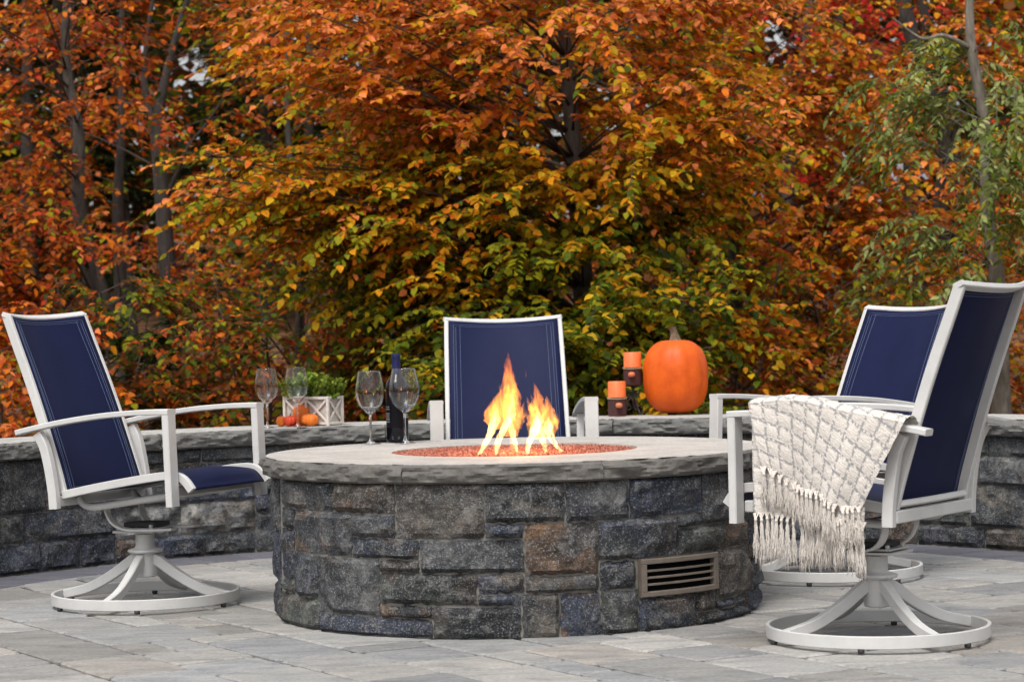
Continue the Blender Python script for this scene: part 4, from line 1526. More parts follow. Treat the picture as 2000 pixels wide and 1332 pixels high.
def make_tree(name, label, trunk, trunk_r, targets, seed, pal_fn, bark, lsize=0.085, wratio=0.66, big=True, twigs=7, nleaf=14, tw_len=0.45, droop=0.25, pend=0.35, group=None, cat="tree", rise=0.35, mat=None, indiv=0, forks=(), spread=0.28):
    rr = np.random.default_rng(seed)
    root = empty(name, tuple(trunk[0]))
    base = np.array(trunk[0], float)
    tag(root, label, cat, group)
    tp = spline(trunk, 26)
    mb = MB()
    rad = [trunk_r * (1.25 - 0.9 * i / 25) if i > 1 else trunk_r * (1.6 - 0.15 * i) for i in range(26)]
    seg = 12
    v = []
    for i, p in enumerate(tp):
        for q in range(seg):
            a = 2 * math.pi * q / seg
            r = rad[i] * (1 + 0.10 * fbm(math.cos(a) * 1.4 + seed, math.sin(a) * 1.4, p.z * 1.3, 3))
            v.append((p.x + r * math.cos(a) - base[0], p.y + r * math.sin(a) - base[1], p.z - base[2] - (0.25 if i == 0 else 0)))
    f = [[i * seg + q, i * seg + (q + 1) % seg, (i + 1) * seg + (q + 1) % seg, (i + 1) * seg + q] for i in range(25) for q in range(seg)]
    mb.add(v, f)
    mb.build("trunk", bark, root, True)
    for fk, fr in forks:
        mf = MB()
        pp = spline([tuple(np.array(p) - base) for p in fk], 18)
        mf.tube(pp, fr, 9, up=(0, 1, 0.1), radii=[1.1 - 0.75 * i / 17 for i in range(18)])
        mf.build("limb", bark, root, True)
    TPN = np.array([tuple(p) for p in tp])
    br = MB()
    P, D, Nn, Ls, Cc = [], [], [], [], []
    for tg in targets:
        tg = np.array(tg, float)
        hd = math.hypot(tg[0] - base[0], tg[1] - base[1])
        zs = tg[2] - hd * rise * rr.uniform(0.6, 1.3)
        i = int(np.argmin(np.abs(TPN[:, 2] - zs)))
        st = TPN[i]
        ctrl = (st + tg) / 2 + np.array([rr.normal(0, 0.06), rr.normal(0, 0.06), 0.10 * hd])
        t = np.linspace(0, 1, 9)[:, None]
        path = (1 - t) ** 2 * st + 2 * t * (1 - t) * ctrl + t ** 2 * tg
        br.tube([tuple(p - base) for p in path], max(0.004, 0.0048 * (0.4 + hd)), 5, up=(0.05, 0.1, 1), radii=[1.2 - 1.0 * k / 8 for k in range(9)])
        az = math.atan2(tg[1] - st[1], tg[0] - st[0])
        ccol = pal_fn(rr, tg)
        for k in range(twigs):
            u = 0.45 + 0.55 * (k + rr.random()) / twigs
            jx = min(u, 0.999) * 8
            j = int(jx)
            o = path[j] + (path[j + 1] - path[j]) * (jx - j) if j < 8 else path[8]
            o = o + rr.normal(0, 0.03, 3)
            a = az + (1 if k % 2 else -1) * rr.uniform(0.2, 1.25) * (1.15 - 0.75 * u)
            el = rr.normal(0.0, spread)
            d = np.array([math.cos(a) * math.cos(el), math.sin(a) * math.cos(el), math.sin(el)])
            tl = tw_len * rr.uniform(0.6, 1.15)
            p, dd, nn, ls = spray_leaves(rr, o, d, tl, nleaf, lsize, droop, wratio, pend)
            if k % 2 == 0:
                br.tube([tuple(o - base), tuple(o + d * tl * 0.5 - base - np.array([0, 0, droop * tl * 0.25])), tuple(o + d * tl - base - np.array([0, 0, droop * tl]))], 0.0032, 4, up=(0.1, 0.2, 1), radii=[1, 0.7, 0.3])
            cc = ccol[rr.integers(0, len(ccol), nleaf)] * rr.uniform(0.72, 1.18, (nleaf, 1))
            P.append(p - base); D.append(dd); Nn.append(nn); Ls.append(ls); Cc.append(cc)
    bo = br.build("branches", M['twig'] if bark is not M['bark_pale'] else bark, root, True)
    bo['kind'] = 'stuff'
    P, D, Nn, Ls, Cc = (np.concatenate(x) for x in (P, D, Nn, Ls, Cc))
    W = np.full(len(P), wratio) * rr.uniform(0.85, 1.15, len(P))
    keep = ~in_clearing(P + base)
    if indiv:
        wy = P[:, 1] + base[1]
        wz = P[:, 2] + base[2]
        wx = P[:, 0] + base[0]
        ok = np.where((wz > 0.6) & (wz < 0.96 + 0.125 * wy) & (np.abs(wx) < 0.2 * wy))[0]
        ids = ok[np.argsort(wy[ok] - 4 * Ls[ok])[:indiv]]
        keep[ids] = False
        protos = []
        for q in range(10):
            c = Cc[ids[q * (len(ids) // 10)]]
            me = mesh_from("leaf", T_BIG * np.array([1, wratio, 1]), F_BIG.tolist(), False, np.tile(c, (8, 1)))
            me.materials.append(M['leaf'])
            protos.append((c, me))
        for k in ids:
            best = min(protos, key=lambda t: float(np.sum((t[0] - Cc[k]) ** 2)))
            d = Vector(D[k]); s = Vector(Nn[k]).cross(d).normalized(); nn = d.cross(s)
            m = Matrix((d, s, nn)).transposed().to_4x4()
            o = bpy.data.objects.new("leaf", best[1])
            o.parent = root
            o.matrix_local = Matrix.Translation(P[k]) @ m @ Matrix.Scale(float(Ls[k]), 4)
            col.objects.link(o)
    leaves_object("crown", root, P[keep], D[keep], Nn[keep], Ls[keep], W[keep], Cc[keep], big, mat)
    return root

def boxpts(rr, n, x, y, z):
    return np.stack([rr.uniform(*x, n), rr.uniform(*y, n), rr.uniform(*z, n)], 1)

def gz(x, y):
    return terrain_z(x, y) - 0.02

# ================================================================== PLANTER WITH BOXWOOD
def build_planter():
    A = R(-31)
    L, D_, Hh = 0.246, 0.120, 0.128
    bx = empty("planter_box", (-0.812, 10.765, WT), A)
    tag(bx, "whitewashed wooden planter with X-braced sides on the wall", "planter")
    ww = simple("whitewashed_wood", (0.66, 0.60, 0.55), 0.8, var=0.18, scale=25, bmp=0.4, bscale=70)
    wb = simple("weathered_board", (0.50, 0.45, 0.41), 0.85, var=0.25, scale=22, bmp=0.4, bscale=70)
    # local: x from -L (left corner) to 0 (near corner); y 0 (front) to D (back)
    t = 0.012
    for x in (-L, 0.0):
        for y in (0.0, D_):
            p = MB()
            p.box((x + (t / 2 if x < 0 else -t / 2), y + (t / 2 if y == 0 else -t / 2), Hh / 2), (t, t, Hh), bev=0.001)
            p.build("post", ww, bx)
    for y in (0.0, D_):
        for z in (t / 2 + 0.004, Hh - t / 2 - 0.001):
            p = MB()
            p.box((-L / 2, y + (t / 2 if y == 0 else -t / 2), z), (L - 2 * t, t * 0.9, t), bev=0.001)
            p.build("rail", ww, bx)
    for x in (-L, 0.0):
        for z in (t / 2 + 0.004, Hh - t / 2 - 0.001):
            p = MB()
            p.box((x + (t / 2 if x < 0 else -t / 2), D_ / 2, z), (t * 0.9, D_ - 2 * t, t), bev=0.001)
            p.build("rail", ww, bx)
    p = MB()
    p.box((-L / 2, t / 2, Hh / 2), (t * 0.8, t * 0.8, Hh - 2 * t - 0.006), bev=0.001)
    p.build("post", ww, bx)
    def brace(a, b, nrm_y):
        a, b = Vector(a), Vector(b)
        p = MB()
        p.sweep([a, b], rrect(0.006, 0.010, 0.001), up=(0, 0, 1))
        p.build("brace", ww, bx)
    zl, zh = 0.017, Hh - 0.014
    for x0, x1 in ((-L + t, -L / 2 - 0.005), (-L / 2 + 0.005, -t)):
        brace((x0, 0.0062, zl), (x1, 0.0062, zh), 1)
        brace((x0, 0.0049, zh), (x1, 0.0049, zl), 1)
    brace((-0.0062, t, zl), (-0.0062, D_ - t, zh), 0)
    brace((-0.0049, t, zh), (-0.0049, D_ - t, zl), 0)
    for nm, c, s in (("panel", (-L / 2, t + 0.004, Hh / 2), (L - 2 * t, 0.006, Hh - 0.02)), ("panel", (-L / 2, D_ - t - 0.004, Hh / 2), (L - 2 * t, 0.006, Hh - 0.02)),
                     ("panel", (-t - 0.004, D_ / 2, Hh / 2), (0.006, D_ - 2 * t - 0.016, Hh - 0.02)), ("panel", (-L + t + 0.004, D_ / 2, Hh / 2), (0.006, D_ - 2 * t - 0.016, Hh - 0.02)),
                     ("floor_board", (-L / 2, D_ / 2, 0.010), (L - 2 * t - 0.02, D_ - 2 * t - 0.02, 0.008))):
        p = MB()
        p.box(c, s)
        p.build(nm, wb, bx)
    # plant
    pl = empty("boxwood_plant", (-0.812, 10.765, WT + 0.0155), A)
    tag(pl, "bright green small-leaved plant growing in the white planter", "plant")
    s = MB()
    s.box((-L / 2, D_ / 2, 0.045), (L - 2 * t - 0.018, D_ - 2 * t - 0.018, 0.088))
    s.build("soil", simple("dark_soil", (0.03, 0.022, 0.016), 0.95), pl)
    rr = np.random.default_rng(12)
    P, D, Nn, Ls, Cc = [], [], [], [], []
    stems = MB()
    for k in range(190):
        o = np.array([rr.uniform(-L + 0.025, -0.025), rr.uniform(0.025, D_ - 0.025), 0.085])
        tgt = np.array([-L / 2 + (o[0] + L / 2) * rr.uniform(1.1, 1.6), D_ / 2 + (o[1] - D_ / 2) * rr.uniform(1.1, 1.9), 0.085 + rr.uniform(0.055, 0.128) * (1 - 0.30 * (abs(o[0] + L / 2) / (L / 2)) ** 2)])
        if rr.random() < 0.2: tgt[2] = 0.10 + rr.uniform(0, 0.03); tgt[:2] += (tgt[:2] - np.array([-L / 2, D_ / 2])) * 0.25
        d = tgt - o
        ln = np.linalg.norm(d)
        d /= ln
        n = 15
        sfr = np.linspace(0.25, 1.0, n)
        pos = o + d * (ln * sfr)[:, None]
        ang = np.arange(n) * 2.4 + rr.uniform(0, 6)
        dr = np.stack([np.cos(ang), np.sin(ang), rr.uniform(0.15, 0.9, n)], 1) + d * 0.4
        P.append(pos); D.append(unit(dr)); Nn.append(unit(np.tile([0, 0, 1.0], (n, 1)) + rr.normal(0, 0.5, (n, 3))))
        Ls.append(rr.uniform(0.013, 0.021, n))
        c0 = np.array([(0.10, 0.19, 0.018), (0.20, 0.30, 0.032), (0.34, 0.42, 0.07), (0.05, 0.10, 0.012)])
        tip = sfr[:, None] * rr.uniform(0.6, 1.2, (n, 1))
        cc = c0[3] * (1 - tip) + c0[rr.integers(1, 3)] * tip
        Cc.append(np.clip(cc, 0, 1))
        stems.tube([tuple(o), tuple(tgt)], 0.0012, 4, up=(0.1, 0.3, 1))
    so = stems.build("stems", simple("green_stem", (0.10, 0.13, 0.04), 0.7), pl)
    so['kind'] = 'stuff'
    P, D, Nn, Ls, Cc = (np.concatenate(x) for x in (P, D, Nn, Ls, Cc))
    leaves_object("foliage", pl, P, D, Nn, Ls, np.full(len(P), 1.15), Cc)
build_planter()

# ================================================================== BLANKET
def build_blanket():
    ch = CHAIRS[1]
    bl = empty("throw_blanket", tuple(ch.location), ch.rotation_euler[2])
    tag(bl, "cream and grey checked throw with long fringe draped over the chair arm", "blanket")
    m, n, l, b = new_mat("cream_chenille")
    at = node(n, "ShaderNodeAttribute", attribute_name="col").outputs['Color']
    tc = n.new("ShaderNodeTexCoord").outputs['Object']
    t = noise_tex(n, l, 420, 3, 0.65, tc)
    d = ramp(n, l, t.outputs[0], [(0.3, (0.78,) * 3), (0.65, (1.06,) * 3)])
    l.new(mixrgb(n, l, 1.0, at, d, 'MULTIPLY'), b.inputs['Base Color'])
    b.inputs['Roughness'].default_value = 0.95
    b.inputs['Sheen Weight'].default_value = 0.3
    bump(n, l, b, t.outputs[0], 0.6, 0.003)
    cream = np.array((0.70, 0.645, 0.59))
    grey = np.array((0.24, 0.24, 0.26))
    def armz(x):
        return float(np.interp(x, [-0.312, -0.25, -0.12, 0.03, 0.16, 0.26, 0.30], [0.633, 0.645, 0.666, 0.683, 0.691, 0.693, 0.693]))
    def layer(name, x0, x1, y_out, zbot, inner, lift, seed, xb0, xb1, cell=0.047, skew=0.0):
        """cloth over the arm: s runs along the arm, t from the seat side over the top and down the outside"""
        ns, nt = 190, 210
        v, cols = [], []
        # outside length
        for j in range(nt + 1):
            for i in range(ns + 1):
                a = i / ns
                xt = x0 + (x1 - x0) * a
                xb = xb0 + (xb1 - xb0) * a
                zt = armz(xt) + lift + 0.018 * math.exp(-((a - 0.30) / 0.24) ** 2) * (1 if lift > 0.01 else 0.3)
                zb = zbot(a)
                t = j / nt
                Lin, Ltop = inner * (1 - 0.78 * a), 0.075
                Lout = zt - zb
                tot = Lin + Ltop + Lout
                s = t * tot
                if s < Lin:
                    y, z = 0.285 - 0.034 - 0.03 * (1 - s / Lin) ** 0.7, zt - 0.012 - (Lin - s)
                    x = xt
                    ny, nz = -1.0, 0.15
                elif s < Lin + Ltop:
                    q = (s - Lin) / Ltop
                    th = math.pi * (1 - q)
                    y = 0.285 + 0.001 + (0.034 + (y_out - 0.319) * q) * math.cos(th) * (0.95 if q < .5 else 1)
                    z = zt - 0.012 + 0.014 * math.sin(th)
                    x = xt
                    ny, nz = math.cos(th), math.sin(th)
                else:
                    q = (s - Lin - Ltop) / Lout
                    x = xt + (xb - xt) * q
                    y = y_out + 0.012 * math.sin(q * 2.2) + 0.016 * q * math.sin(a * 8.0 + seed) + 0.006 * q * math.sin(a * 23 + seed * 2)
                    z = zt - 0.012 - q * Lout
                    ny, nz = 1.0, 0.05
                # weave
                su = (xt - x0) * 1.0 + 0.004 * fbm(a * 6, t * 6, seed, 2)
                sv = s + skew * (xt - x0) + 0.004 * fbm(a * 6, t * 6, seed + 4, 2)
                fu, fv = (su / cell) % 1.0, (sv / cell) % 1.0
                du, dv = min(fu, 1 - fu), min(fv, 1 - fv)
                puff = math.sin(math.pi * fu) * math.sin(math.pi * fv)
                line = 0.0
                nzv = fbm(su * 130, sv * 130, seed * 3.0, 2)
                spk = math.sin(math.floor(su / 0.0055) * 127.1 + math.floor(sv / 0.0055) * 311.7 + seed) * 43758.5453
                spk -= math.floor(spk)
                if du < 0.11 and spk > 0.30: line = 1 - du / 0.2
                if dv < 0.11 and spk > 0.30: line = max(line, 1 - dv / 0.2)
                strand = 0.0004 * math.sin(sv * 900 + 2 * nzv) * (0.5 + 0.5 * puff)
                h = 0.0032 * puff + strand + 0.0011 * nzv + 0.0012 * line
                v.append((x + 0.001 * nzv, y + ny * h, z + nz * h))
                c = cream * (1 + 0.05 * nzv) * (1 - line * 0.9) + grey * line * 0.9
                cols.append(c)
        k = ns + 1
        f = [[j * k + i, j * k + i + 1, (j + 1) * k + i + 1, (j + 1) * k + i] for j in range(nt) for i in range(ns)]
        o = link(name, mesh_from(name, v, f, True, np.array(cols)), m, bl)
        return v[nt * k:], o
    # under layer hangs longer; upper fold is cut on the slant
    low, _ = layer("lower_fold", 0.232, -0.145, 0.322, lambda a: 0.402 - 0.012 * a + 0.006 * math.sin(a * 11), 0.10, 0.004, 1.0, 0.215, -0.128)
    upf, _ = layer("upper_fold", 0.236, -0.255, 0.336, lambda a: 0.540 - 0.118 * a + 0.006 * math.sin(a * 14) - 0.012 * math.sin(a * math.pi), 0.17, 0.024, 2.0, 0.186, -0.124, skew=0.10)
    fm = simple("cream_yarn", (0.70, 0.645, 0.59), 0.95, var=0.08, scale=60)
    def fringe(edge, n_t, length, seed, extra):
        rr_ = random.Random(seed)
        E_ = [Vector(p) for p in edge]
        for k in range(n_t):
            u = (k + 0.5) / n_t + rr_.uniform(-0.012, 0.012)
            p0 = E_[max(0, min(len(E_) - 1, int(u * (len(E_) - 1))))]
            mb = MB()
            # knot
            kx = rr_.uniform(-0.004, 0.004)
            L0 = length * rr_.uniform(0.88, 1.12) + extra * u
            knot = p0 + Vector((kx, 0.004, -0.016 + rr_.uniform(-0.004, 0.004)))
            for s in range(22):
                st = p0 + Vector((rr_.uniform(-0.011, 0.011), rr_.uniform(-0.002, 0.004), 0.003))
                sp_ = rr_.uniform(-0.011, 0.011)
                yo = rr_.uniform(-0.006, 0.008)
                L = L0 * rr_.uniform(0.70, 1.08)
                wv = rr_.uniform(0, 6)
                pts = [st, knot + Vector((rr_.uniform(-0.003, 0.003), rr_.uniform(-0.002, 0.003), 0))]
                for q in range(1, 7):
                    t = q / 6
                    pts.append(knot + Vector((sp_ * t ** 0.8 + 0.0032 * math.sin(wv + q * 1.9), yo * t + 0.0018 * math.cos(wv + q * 2.1), -L * t)))
                mb.tube(pts, 0.00095, 4, up=(0, 1, 0), radii=[0.9, 1.15, 1, 1, 1, 1, 1, 0.8])
            mb.lathe([(0, 0.005), (0.0045, 0.003), (0.005, 0), (0.004, -0.005), (0, -0.007)], 8, tuple(knot))
            mb.build("tassel", fm, bl, True)
    fringe(low, 22, 0.125, 3, 0.006)
    fringe(upf, 19, 0.092, 4, 0.012)
build_blanket()

# ================================================================== WOODLAND
TG = "autumn trees behind the wall"
def pal(names, w=None):
    return lambda rr, p: pick(rr, names, 12, w)

def beech_pal(rr, p):
    # greener low down and in the middle, flushed orange and salmon above and at the branch ends
    t = (p[2] - 1.45) / 1.05 + 0.22 * abs(p[0] + 0.0) * (1 if p[0] < 0 else 0.6) + rr.normal(0, 0.16)
    if t < 0.05: return pick(rr, ['green', 'dgreen', 'ygreen', 'gold', 'amber'], 12, [3, 1.2, 2.6, 0.9, 0.5])
    if t < 0.34: return pick(rr, ['green', 'ygreen', 'gold', 'amber', 'orange'], 12, [2.2, 3, 2, 1.4, 0.5])
    if t < 0.70: return pick(rr, ['ygreen', 'gold', 'amber', 'orange'], 12, [2.4, 2.4, 2.6, 1.5])
    if t < 1.05: return pick(rr, ['ygreen', 'gold', 'amber', 'orange', 'salmon', 'green'], 12, [1.6, 1.6, 2.2, 2.0, 1.7, 0.6])
    return pick(rr, ['gold', 'amber', 'orange', 'salmon', 'rust', 'ygreen'], 12, [1.0, 1.6, 2.2, 2.6, 1.0, 0.8])

def central_beech():
    rr = np.random.default_rng(31)
    T = np.concatenate([
        boxpts(rr, 54, (-1.55, 0.1), (13.7, 15.6), (1.95, 3.2)),
        boxpts(rr, 44, (0.3, 1.55), (13.8, 15.8), (1.75, 3.2)),
        boxpts(rr, 22, (-1.75, -0.9), (13.6, 14.8), (1.62, 2.05)),
        boxpts(rr, 74, (-0.95, 1.3), (13.5, 15.4), (0.75, 1.95)),
        boxpts(rr, 52, (-0.7, 1.3), (13.2, 14.6), (0.35, 1.15)),
        boxpts(rr, 14, (-1.35, -0.6), (14.0, 15.2), (1.15, 1.75)),
    ])
    z0 = gz(0.47, 15.2)
    make_tree("beech_tree", "broad central beech turning from green low down to orange above", [(0.47, 15.2, z0), (0.45, 15.2, 1.2), (0.40, 15.2, 2.2), (0.345, 15.2, 3.2), (0.31, 15.2, 4.4)], 0.062, T, 31, beech_pal, M['bark_mid'],
              lsize=0.065, twigs=11, nleaf=19, tw_len=0.46, droop=0.22, group=TG, indiv=300)
central_beech()

def region_tree(name, label, trunk, r, boxes, seed, palf, bark, **kw):
    rr = np.random.default_rng(seed)
    T = np.concatenate([boxpts(rr, *b) for b in boxes])
    return make_tree(name, label, trunk, r, T, seed, palf, bark, **{'group': TG, **kw})

RED = pal(['rust', 'orange', 'red', 'amber', 'salmon', 'brown', 'ygreen'], [3, 2.4, 1.5, 0.9, 1.1, 2.0, 0.7])
ORG = pal(['orange', 'amber', 'salmon', 'gold', 'rust', 'ygreen', 'brown'], [2.6, 1.8, 1.2, 1.0, 1.4, 1.0, 1.0])
MIX = pal(['ygreen', 'gold', 'rust', 'brown', 'green', 'orange', 'dgreen'], [2, 1.2, 1.6, 2, 2, 0.9, 1.2])
SAGE = pal(['sage', 'pale', 'green', 'ygreen'], [3, 1.5, 1.3, 0.8])
CRIM = pal(['crimson', 'red', 'orange', 'rust'], [3, 2, 1.6, 1])
LOWM = pal(['brown', 'rust', 'green', 'orange', 'ygreen', 'dgreen'], [2.5, 2, 1.6, 1.3, 1.4, 1])

region_tree("beech_tree", "red-orange beech with a grey trunk at the left edge", [(-3.22, 19, gz(-3.22, 19)), (-3.24, 19, 1.3), (-3.33, 19, 1.9), (-3.31, 19, 2.5), (-3.42, 19.1, 3.1), (-3.36, 19, 3.8), (-3.42, 19, 4.8)], 0.058,
            [(22, (-4.4, -3.5), (17.0, 19.6), (1.3, 3.7)), (8, (-3.4, -2.6), (18.2, 19.8), (2.4, 3.8)), (12, (-3.7, -3.0), (17.2, 18.6), (1.5, 3.6)), (22, (-4.4, -3.1), (16.6, 18.5), (0.9, 1.9))], 41, RED, M['bark_grey'], lsize=0.070, twigs=8, nleaf=13, tw_len=0.55)
region_tree("maple_tree", "dark forked maple leaning right, left of the pine", [(-2.96, 21.5, gz(-2.96, 21.5)), (-3.02, 21.5, 2.0), (-3.06, 21.5, 2.7), (-2.94, 21.5, 3.3), (-2.66, 21.5, 4.2)], 0.066,
            [(12, (-4.4, -2.2), (20.6, 22.6), (2.6, 4.3)), (9, (-3.6, -1.9), (20.8, 22.4), (1.3, 2.2))], 42, RED, M['bark_dark'], lsize=0.070, twigs=7, nleaf=12, tw_len=0.55,
            forks=[([(-3.04, 21.5, 2.55), (-3.15, 21.45, 3.1), (-3.10, 21.4, 3.6), (-2.98, 21.4, 4.2)], 0.035), ([(-2.98, 21.5, 2.15), (-2.78, 21.4, 2.55), (-2.6, 21.3, 2.75), (-2.3, 21.2, 3.15)], 0.022)])
region_tree("beech_tree", "slim beech with twin dark stems between the left trunks", [(-3.62, 23, gz(-3.62, 23)), (-3.66, 23, 2.0), (-3.60, 23, 3.0), (-3.56, 23, 4.6)], 0.055,
            [(11, (-4.8, -2.6), (21.5, 23.4), (1.5, 4.4))], 43, RED, M['bark_dark'], lsize=0.072, twigs=8, nleaf=13, tw_len=0.6, forks=[([(-3.62, 23, 0.75), (-3.9, 22.9, 1.8), (-4.05, 22.9, 3.0), (-4.0, 22.9, 4.5)], 0.045)])
region_tree("beech_tree", "thin grey beech standing left of the central tree", [(-1.72, 19.5, gz(-1.72, 19.5)), (-1.66, 19.5, 1.5), (-1.74, 19.5, 2.6), (-1.70, 19.5, 4.2)], 0.035,
            [(30, (-2.7, -0.8), (18.4, 20.4), (1.2, 3.9)), (22, (-2.2, -1.0), (17.6, 19), (0.7, 1.9))], 44, MIX, M['bark_grey'], lsize=0.075, twigs=7, nleaf=12, tw_len=0.5)
region_tree("beech_tree", "glowing orange beech right of the central tree", [(1.62, 17.6, gz(1.62, 17.6)), (1.60, 17.6, 1.5), (1.56, 17.6, 2.5), (1.50, 17.6, 3.8)], 0.045,
            [(48, (1.3, 3.0), (16.2, 18.0), (1.45, 2.75)), (24, (1.3, 2.6), (15.8, 17.4), (0.8, 1.7)), (14, (0.8, 2.2), (16.5, 18), (2.6, 3.4))], 45, ORG, M['bark_dark'], lsize=0.072, twigs=9, nleaf=14, tw_len=0.5)
region_tree("locust_tree", "pale-barked tree with drooping grey-green leaves at the right edge", [(2.94, 14.8, gz(2.94, 14.8)), (2.93, 14.8, 1.1), (2.875, 14.8, 1.6), (2.88, 14.8, 2.05), (2.80, 14.8, 2.6), (2.80, 14.8, 3.1), (2.74, 14.8, 4.0)], 0.046,
            [(12, (2.05, 2.8), (14.2, 15.6), (1.5, 2.7)), (12, (2.8, 3.4), (14.4, 15.6), (1.4, 2.7)), (8, (2.0, 2.7), (14.0, 14.9), (1.0, 1.6)), (6, (2.7, 3.05), (13.9, 14.5), (1.5, 2.6))], 46, SAGE, M['bark_pale'], lsize=0.062, wratio=0.42, twigs=7, nleaf=18, tw_len=0.42, droop=0.75, pend=0.6, forks=[([(2.80, 14.8, 2.55), (2.62, 14.7, 2.62), (2.48, 14.65, 2.60), (2.3, 14.6, 2.72)], 0.016)])
region_tree("oak_tree", "dark crooked oak with forked stems behind the pale trunk", [(3.42, 19.5, gz(3.42, 19.5)), (3.46, 19.5, 1.7), (3.50, 19.5, 2.3), (3.32, 19.5, 2.85), (3.16, 19.5, 3.5), (3.12, 19.5, 4.4)], 0.100,
            [(26, (2.4, 4.3), (18.0, 20), (2.3, 3.9)), (24, (3.2, 4.4), (17, 19), (1.0, 2.4))], 47, ORG, M['bark_dark'], lsize=0.07, twigs=8, nleaf=13, tw_len=0.55, forks=[([(3.44, 19.5, 2.4), (3.42, 19.45, 2.9), (3.30, 19.4, 3.4), (3.26, 19.4, 4.2)], 0.06)])
region_tree("maple_tree", "crimson-leaved maple high up at the right", [(2.50, 22.5, gz(2.5, 22.5)), (2.56, 22.5, 2.2), (2.72, 22.5, 3.3), (2.95, 22.5, 4.8)], 0.060,
            [(30, (2.0, 4.0), (21, 23), (2.9, 4.6)), (12, (1.6, 3.2), (21.5, 23), (1.8, 3.0))], 48, CRIM, M['bark_grey'], lsize=0.07, twigs=8, nleaf=13, tw_len=0.5)
region_tree("beech_tree", "yellow-green beech filling in behind the central trunk", [(0.95, 18.8, gz(0.95, 18.8)), (0.98, 18.8, 2.0), (0.94, 18.8, 4.5)], 0.05,
            [(36, (-0.9, 2.0), (17.6, 19.6), (1.0, 3.9)), (20, (-0.6, 1.8), (17, 18.4), (0.6, 1.8))], 49, MIX, M['bark_dark'], lsize=0.072, twigs=8, nleaf=13, tw_len=0.55)
region_tree("beech_tree", "distant beech seen high between the pine and the central tree", [(-1.0, 22.5, gz(-1.0, 22.5)), (-0.95, 22.5, 2.5), (-0.9, 22.5, 5.0)], 0.06,
            [(40, (-2.0, 0.8), (21, 23.5), (1.6, 4.6))], 50, ORG, M['bark_grey'], lsize=0.09, twigs=7, nleaf=12, tw_len=0.6)

# conifers
region_tree("pine_tree", "dark green pine beside the bright gap of sky", [(-2.95, 30, gz(-2.95, 30)), (-2.95, 30, 3.5), (-2.92, 30, 7.5)], 0.11,
            [(60, (-4.0, -2.1), (29, 31), (3.1, 6.0))], 51, pal(['pine', 'dgreen'], [3, 1]), M['bark_dark'], lsize=0.13, wratio=0.16, big=False, twigs=10, nleaf=34, tw_len=0.5, droop=0.1, pend=0.2, mat=M['needle'], rise=0.1)
region_tree("pine_tree", "tall dark green pine behind the red leaves left of the sky gap", [(-4.9, 27, gz(-4.9, 27)), (-4.9, 27, 3.5), (-4.88, 27, 7.5)], 0.10,
            [(60, (-5.9, -3.9), (26, 28), (1.8, 5.2))], 53, pal(['pine', 'dgreen'], [3, 1]), M['bark_dark'], lsize=0.13, wratio=0.16, big=False, twigs=10, nleaf=30, tw_len=0.5, droop=0.1, pend=0.2, mat=M['needle'], rise=0.1)
region_tree("pine_tree", "low dark green pine sapling behind the left stretch of wall", [(-2.35, 16.8, gz(-2.35, 16.8)), (-2.35, 16.8, 0.9), (-2.33, 16.8, 1.5)], 0.02,
            [(40, (-2.95, -1.85), (16.3, 17.2), (0.35, 1.05))], 52, pal(['pine', 'dgreen', 'green'], [2, 2, 1]), M['bark_dark'], lsize=0.075, wratio=0.14, big=False, twigs=9, nleaf=30, tw_len=0.22, droop=0.1, pend=0.2, mat=M['needle'], rise=0.15)

# shrubs along the wood's edge
SH = [(-3.2, 15.2, (-3.7, -2.6), (0.3, 1.25), RED, "rusty orange shrub behind the left chair"),
      (-2.65, 16.0, (-3.0, -1.9), (0.5, 1.35), LOWM, "red-brown shrub right of the left chair's back"),
      (-1.55, 15.4, (-2.1, -0.9), (0.25, 1.15), LOWM, "brown and green shrub behind the wine glasses on the wall"),
      (-0.75, 15.0, (-1.2, -0.2), (0.25, 1.0), MIX, "mottled shrub left of the middle chair"),
      (1.35, 15.2, (0.9, 1.9), (0.25, 1.15), ORG, "low orange shrub right of the pumpkin"),
      (2.0, 16.2, (1.5, 2.6), (0.3, 1.4), MIX, "tawny shrub behind the partly hidden chair"),
      (3.15, 15.8, (2.6, 3.6), (0.3, 1.4), ORG, "orange shrub behind the chair with the blanket")]
for i, (x, y, bx_, bz, pf, lab) in enumerate(SH):
    z0 = gz(x, y)
    region_tree("shrub", lab, [(x, y, z0), (x + 0.03, y, z0 + 0.5), (x - 0.03, y, z0 + 1.1)], 0.013, [(24, bx_, (y - 0.8, y + 0.5), bz)], 60 + i, pf, M['bark_grey'], lsize=0.062, twigs=8, nleaf=12, tw_len=0.36, cat="shrub", group="shrubs behind the wall", rise=0.5,
                forks=[([(x, y, z0 + 0.1), (x - 0.2, y, z0 + 0.6), (x - 0.3, y - 0.05, z0 + 1.2)], 0.010), ([(x, y, z0 + 0.1), (x + 0.18, y, z0 + 0.5), (x + 0.32, y + 0.05, z0 + 1.15)], 0.009)])

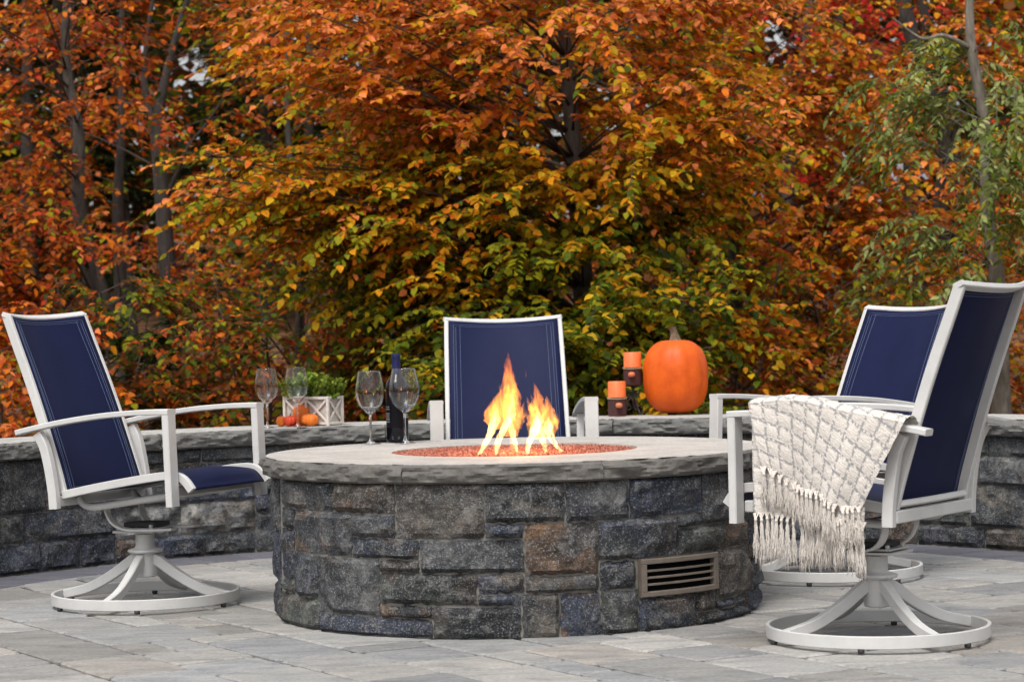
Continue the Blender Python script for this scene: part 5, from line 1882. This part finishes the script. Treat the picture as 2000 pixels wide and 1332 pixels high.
# bare far trunks
FT = [(-5.1, 26, 0.09, 0.1), (-4.2, 27, 0.07, -0.15), (-1.2, 25.5, 0.075, 0.1), (0.1, 28, 0.10, 0.0), (1.9, 27, 0.07, 0.2), (3.4, 26, 0.08, 0.25), (4.6, 28, 0.10, -0.1), (-2.3, 28, 0.07, 0.12)]
FL = ["far dark trunk at the left edge of the wood", "far trunk leaning left among the red leaves", "far grey trunk left of the central beech", "far trunk hidden deep behind the central beech", "far trunk leaning right behind the orange beech", "far slanting trunk below the crimson leaves", "far trunk at the right edge of the wood", "far trunk just right of the pine"]
for i, ((x, y, r, ln), lab) in enumerate(zip(FT, FL)):
    region_tree("oak_tree", lab, [(x, y, gz(x, y)), (x + ln * 0.3, y, 3.0), (x + ln, y, 6.5)], r, [(20, (x - 1.6, x + 1.6), (y - 1, y + 1), (2.0, 6.0))], 80 + i, [RED, MIX, ORG][i % 3], [M['bark_dark'], M['bark_grey']][i % 2], lsize=0.11, big=False, twigs=8, nleaf=13, tw_len=0.75)

# the far wood that reads as one mass
def far_wood():
    rr = np.random.default_rng(90)
    N = 70000
    y = rr.uniform(31, 46, N)
    x = rr.uniform(-0.30, 0.30, N) * y
    z = np.array([terrain_z(0, q) for q in y]) + rr.random(N) ** 0.85 * 8.5
    cl = np.array([mnoise.noise(Vector((a * 0.35, b * 0.2, c * 0.45))) for a, b, c in zip(x, y, z)])
    keep = cl > -0.32
    keep &= ~in_clearing(np.stack([x, y, z], 1))
    x, y, z, cl = x[keep], y[keep], z[keep], cl[keep]
    n = len(x)
    P = np.stack([x, y, z], 1)
    D = unit(rr.normal(0, 1, (n, 3)) * [1, 1, 0.5] - [0, 0, 0.35])
    Nn = unit(rr.normal(0, 1, (n, 3)) + [0, -0.5, 0.6])
    names = ['brown', 'pine', 'rust', 'dgreen', 'pine', 'brown', 'green', 'rust']  # dark leaf tones picked so gaps between nearer trees look shaded
    A = np.array([LC[q] for q in names])
    band = np.clip(((cl + 0.4) / 0.9 * len(names)).astype(int) + rr.integers(-1, 2, n), 0, len(names) - 1)
    C = A[band] * rr.uniform(0.6, 1.1, (n, 1))
    o = leaves_object("distant_woodland", None, P, D, Nn, rr.uniform(0.16, 0.34, n), np.full(n, 0.9), C, False)
    tag(o, "mass of far autumn foliage closing off the view", "woodland", kind='stuff')
far_wood()

def litter():
    rr = np.random.default_rng(91)
    n = 9000
    y = rr.uniform(11.9, 24, n)
    x = rr.uniform(-0.28, 0.28, n) * y
    z = np.array([terrain_z(a, b) for a, b in zip(x, y)]) + rr.uniform(0.004, 0.03, n)
    D = unit(np.stack([rr.normal(0, 1, n), rr.normal(0, 1, n), rr.normal(0, 0.2, n)], 1))
    Nn = unit(np.stack([rr.normal(0, 0.35, n), rr.normal(0, 0.35, n), np.ones(n)], 1))
    C = pick(rr, ['brown', 'rust', 'orange', 'amber'], n, [3, 2, 1.2, 1]) * rr.uniform(0.6, 1.1, (n, 1))
    o = leaves_object("fallen_leaves", None, np.stack([x, y, z], 1), D, Nn, rr.uniform(0.06, 0.10, n), np.full(n, 1.0), C, False)
    tag(o, "brown fallen leaves carpeting the woodland floor", "leaves", kind='stuff')
litter()
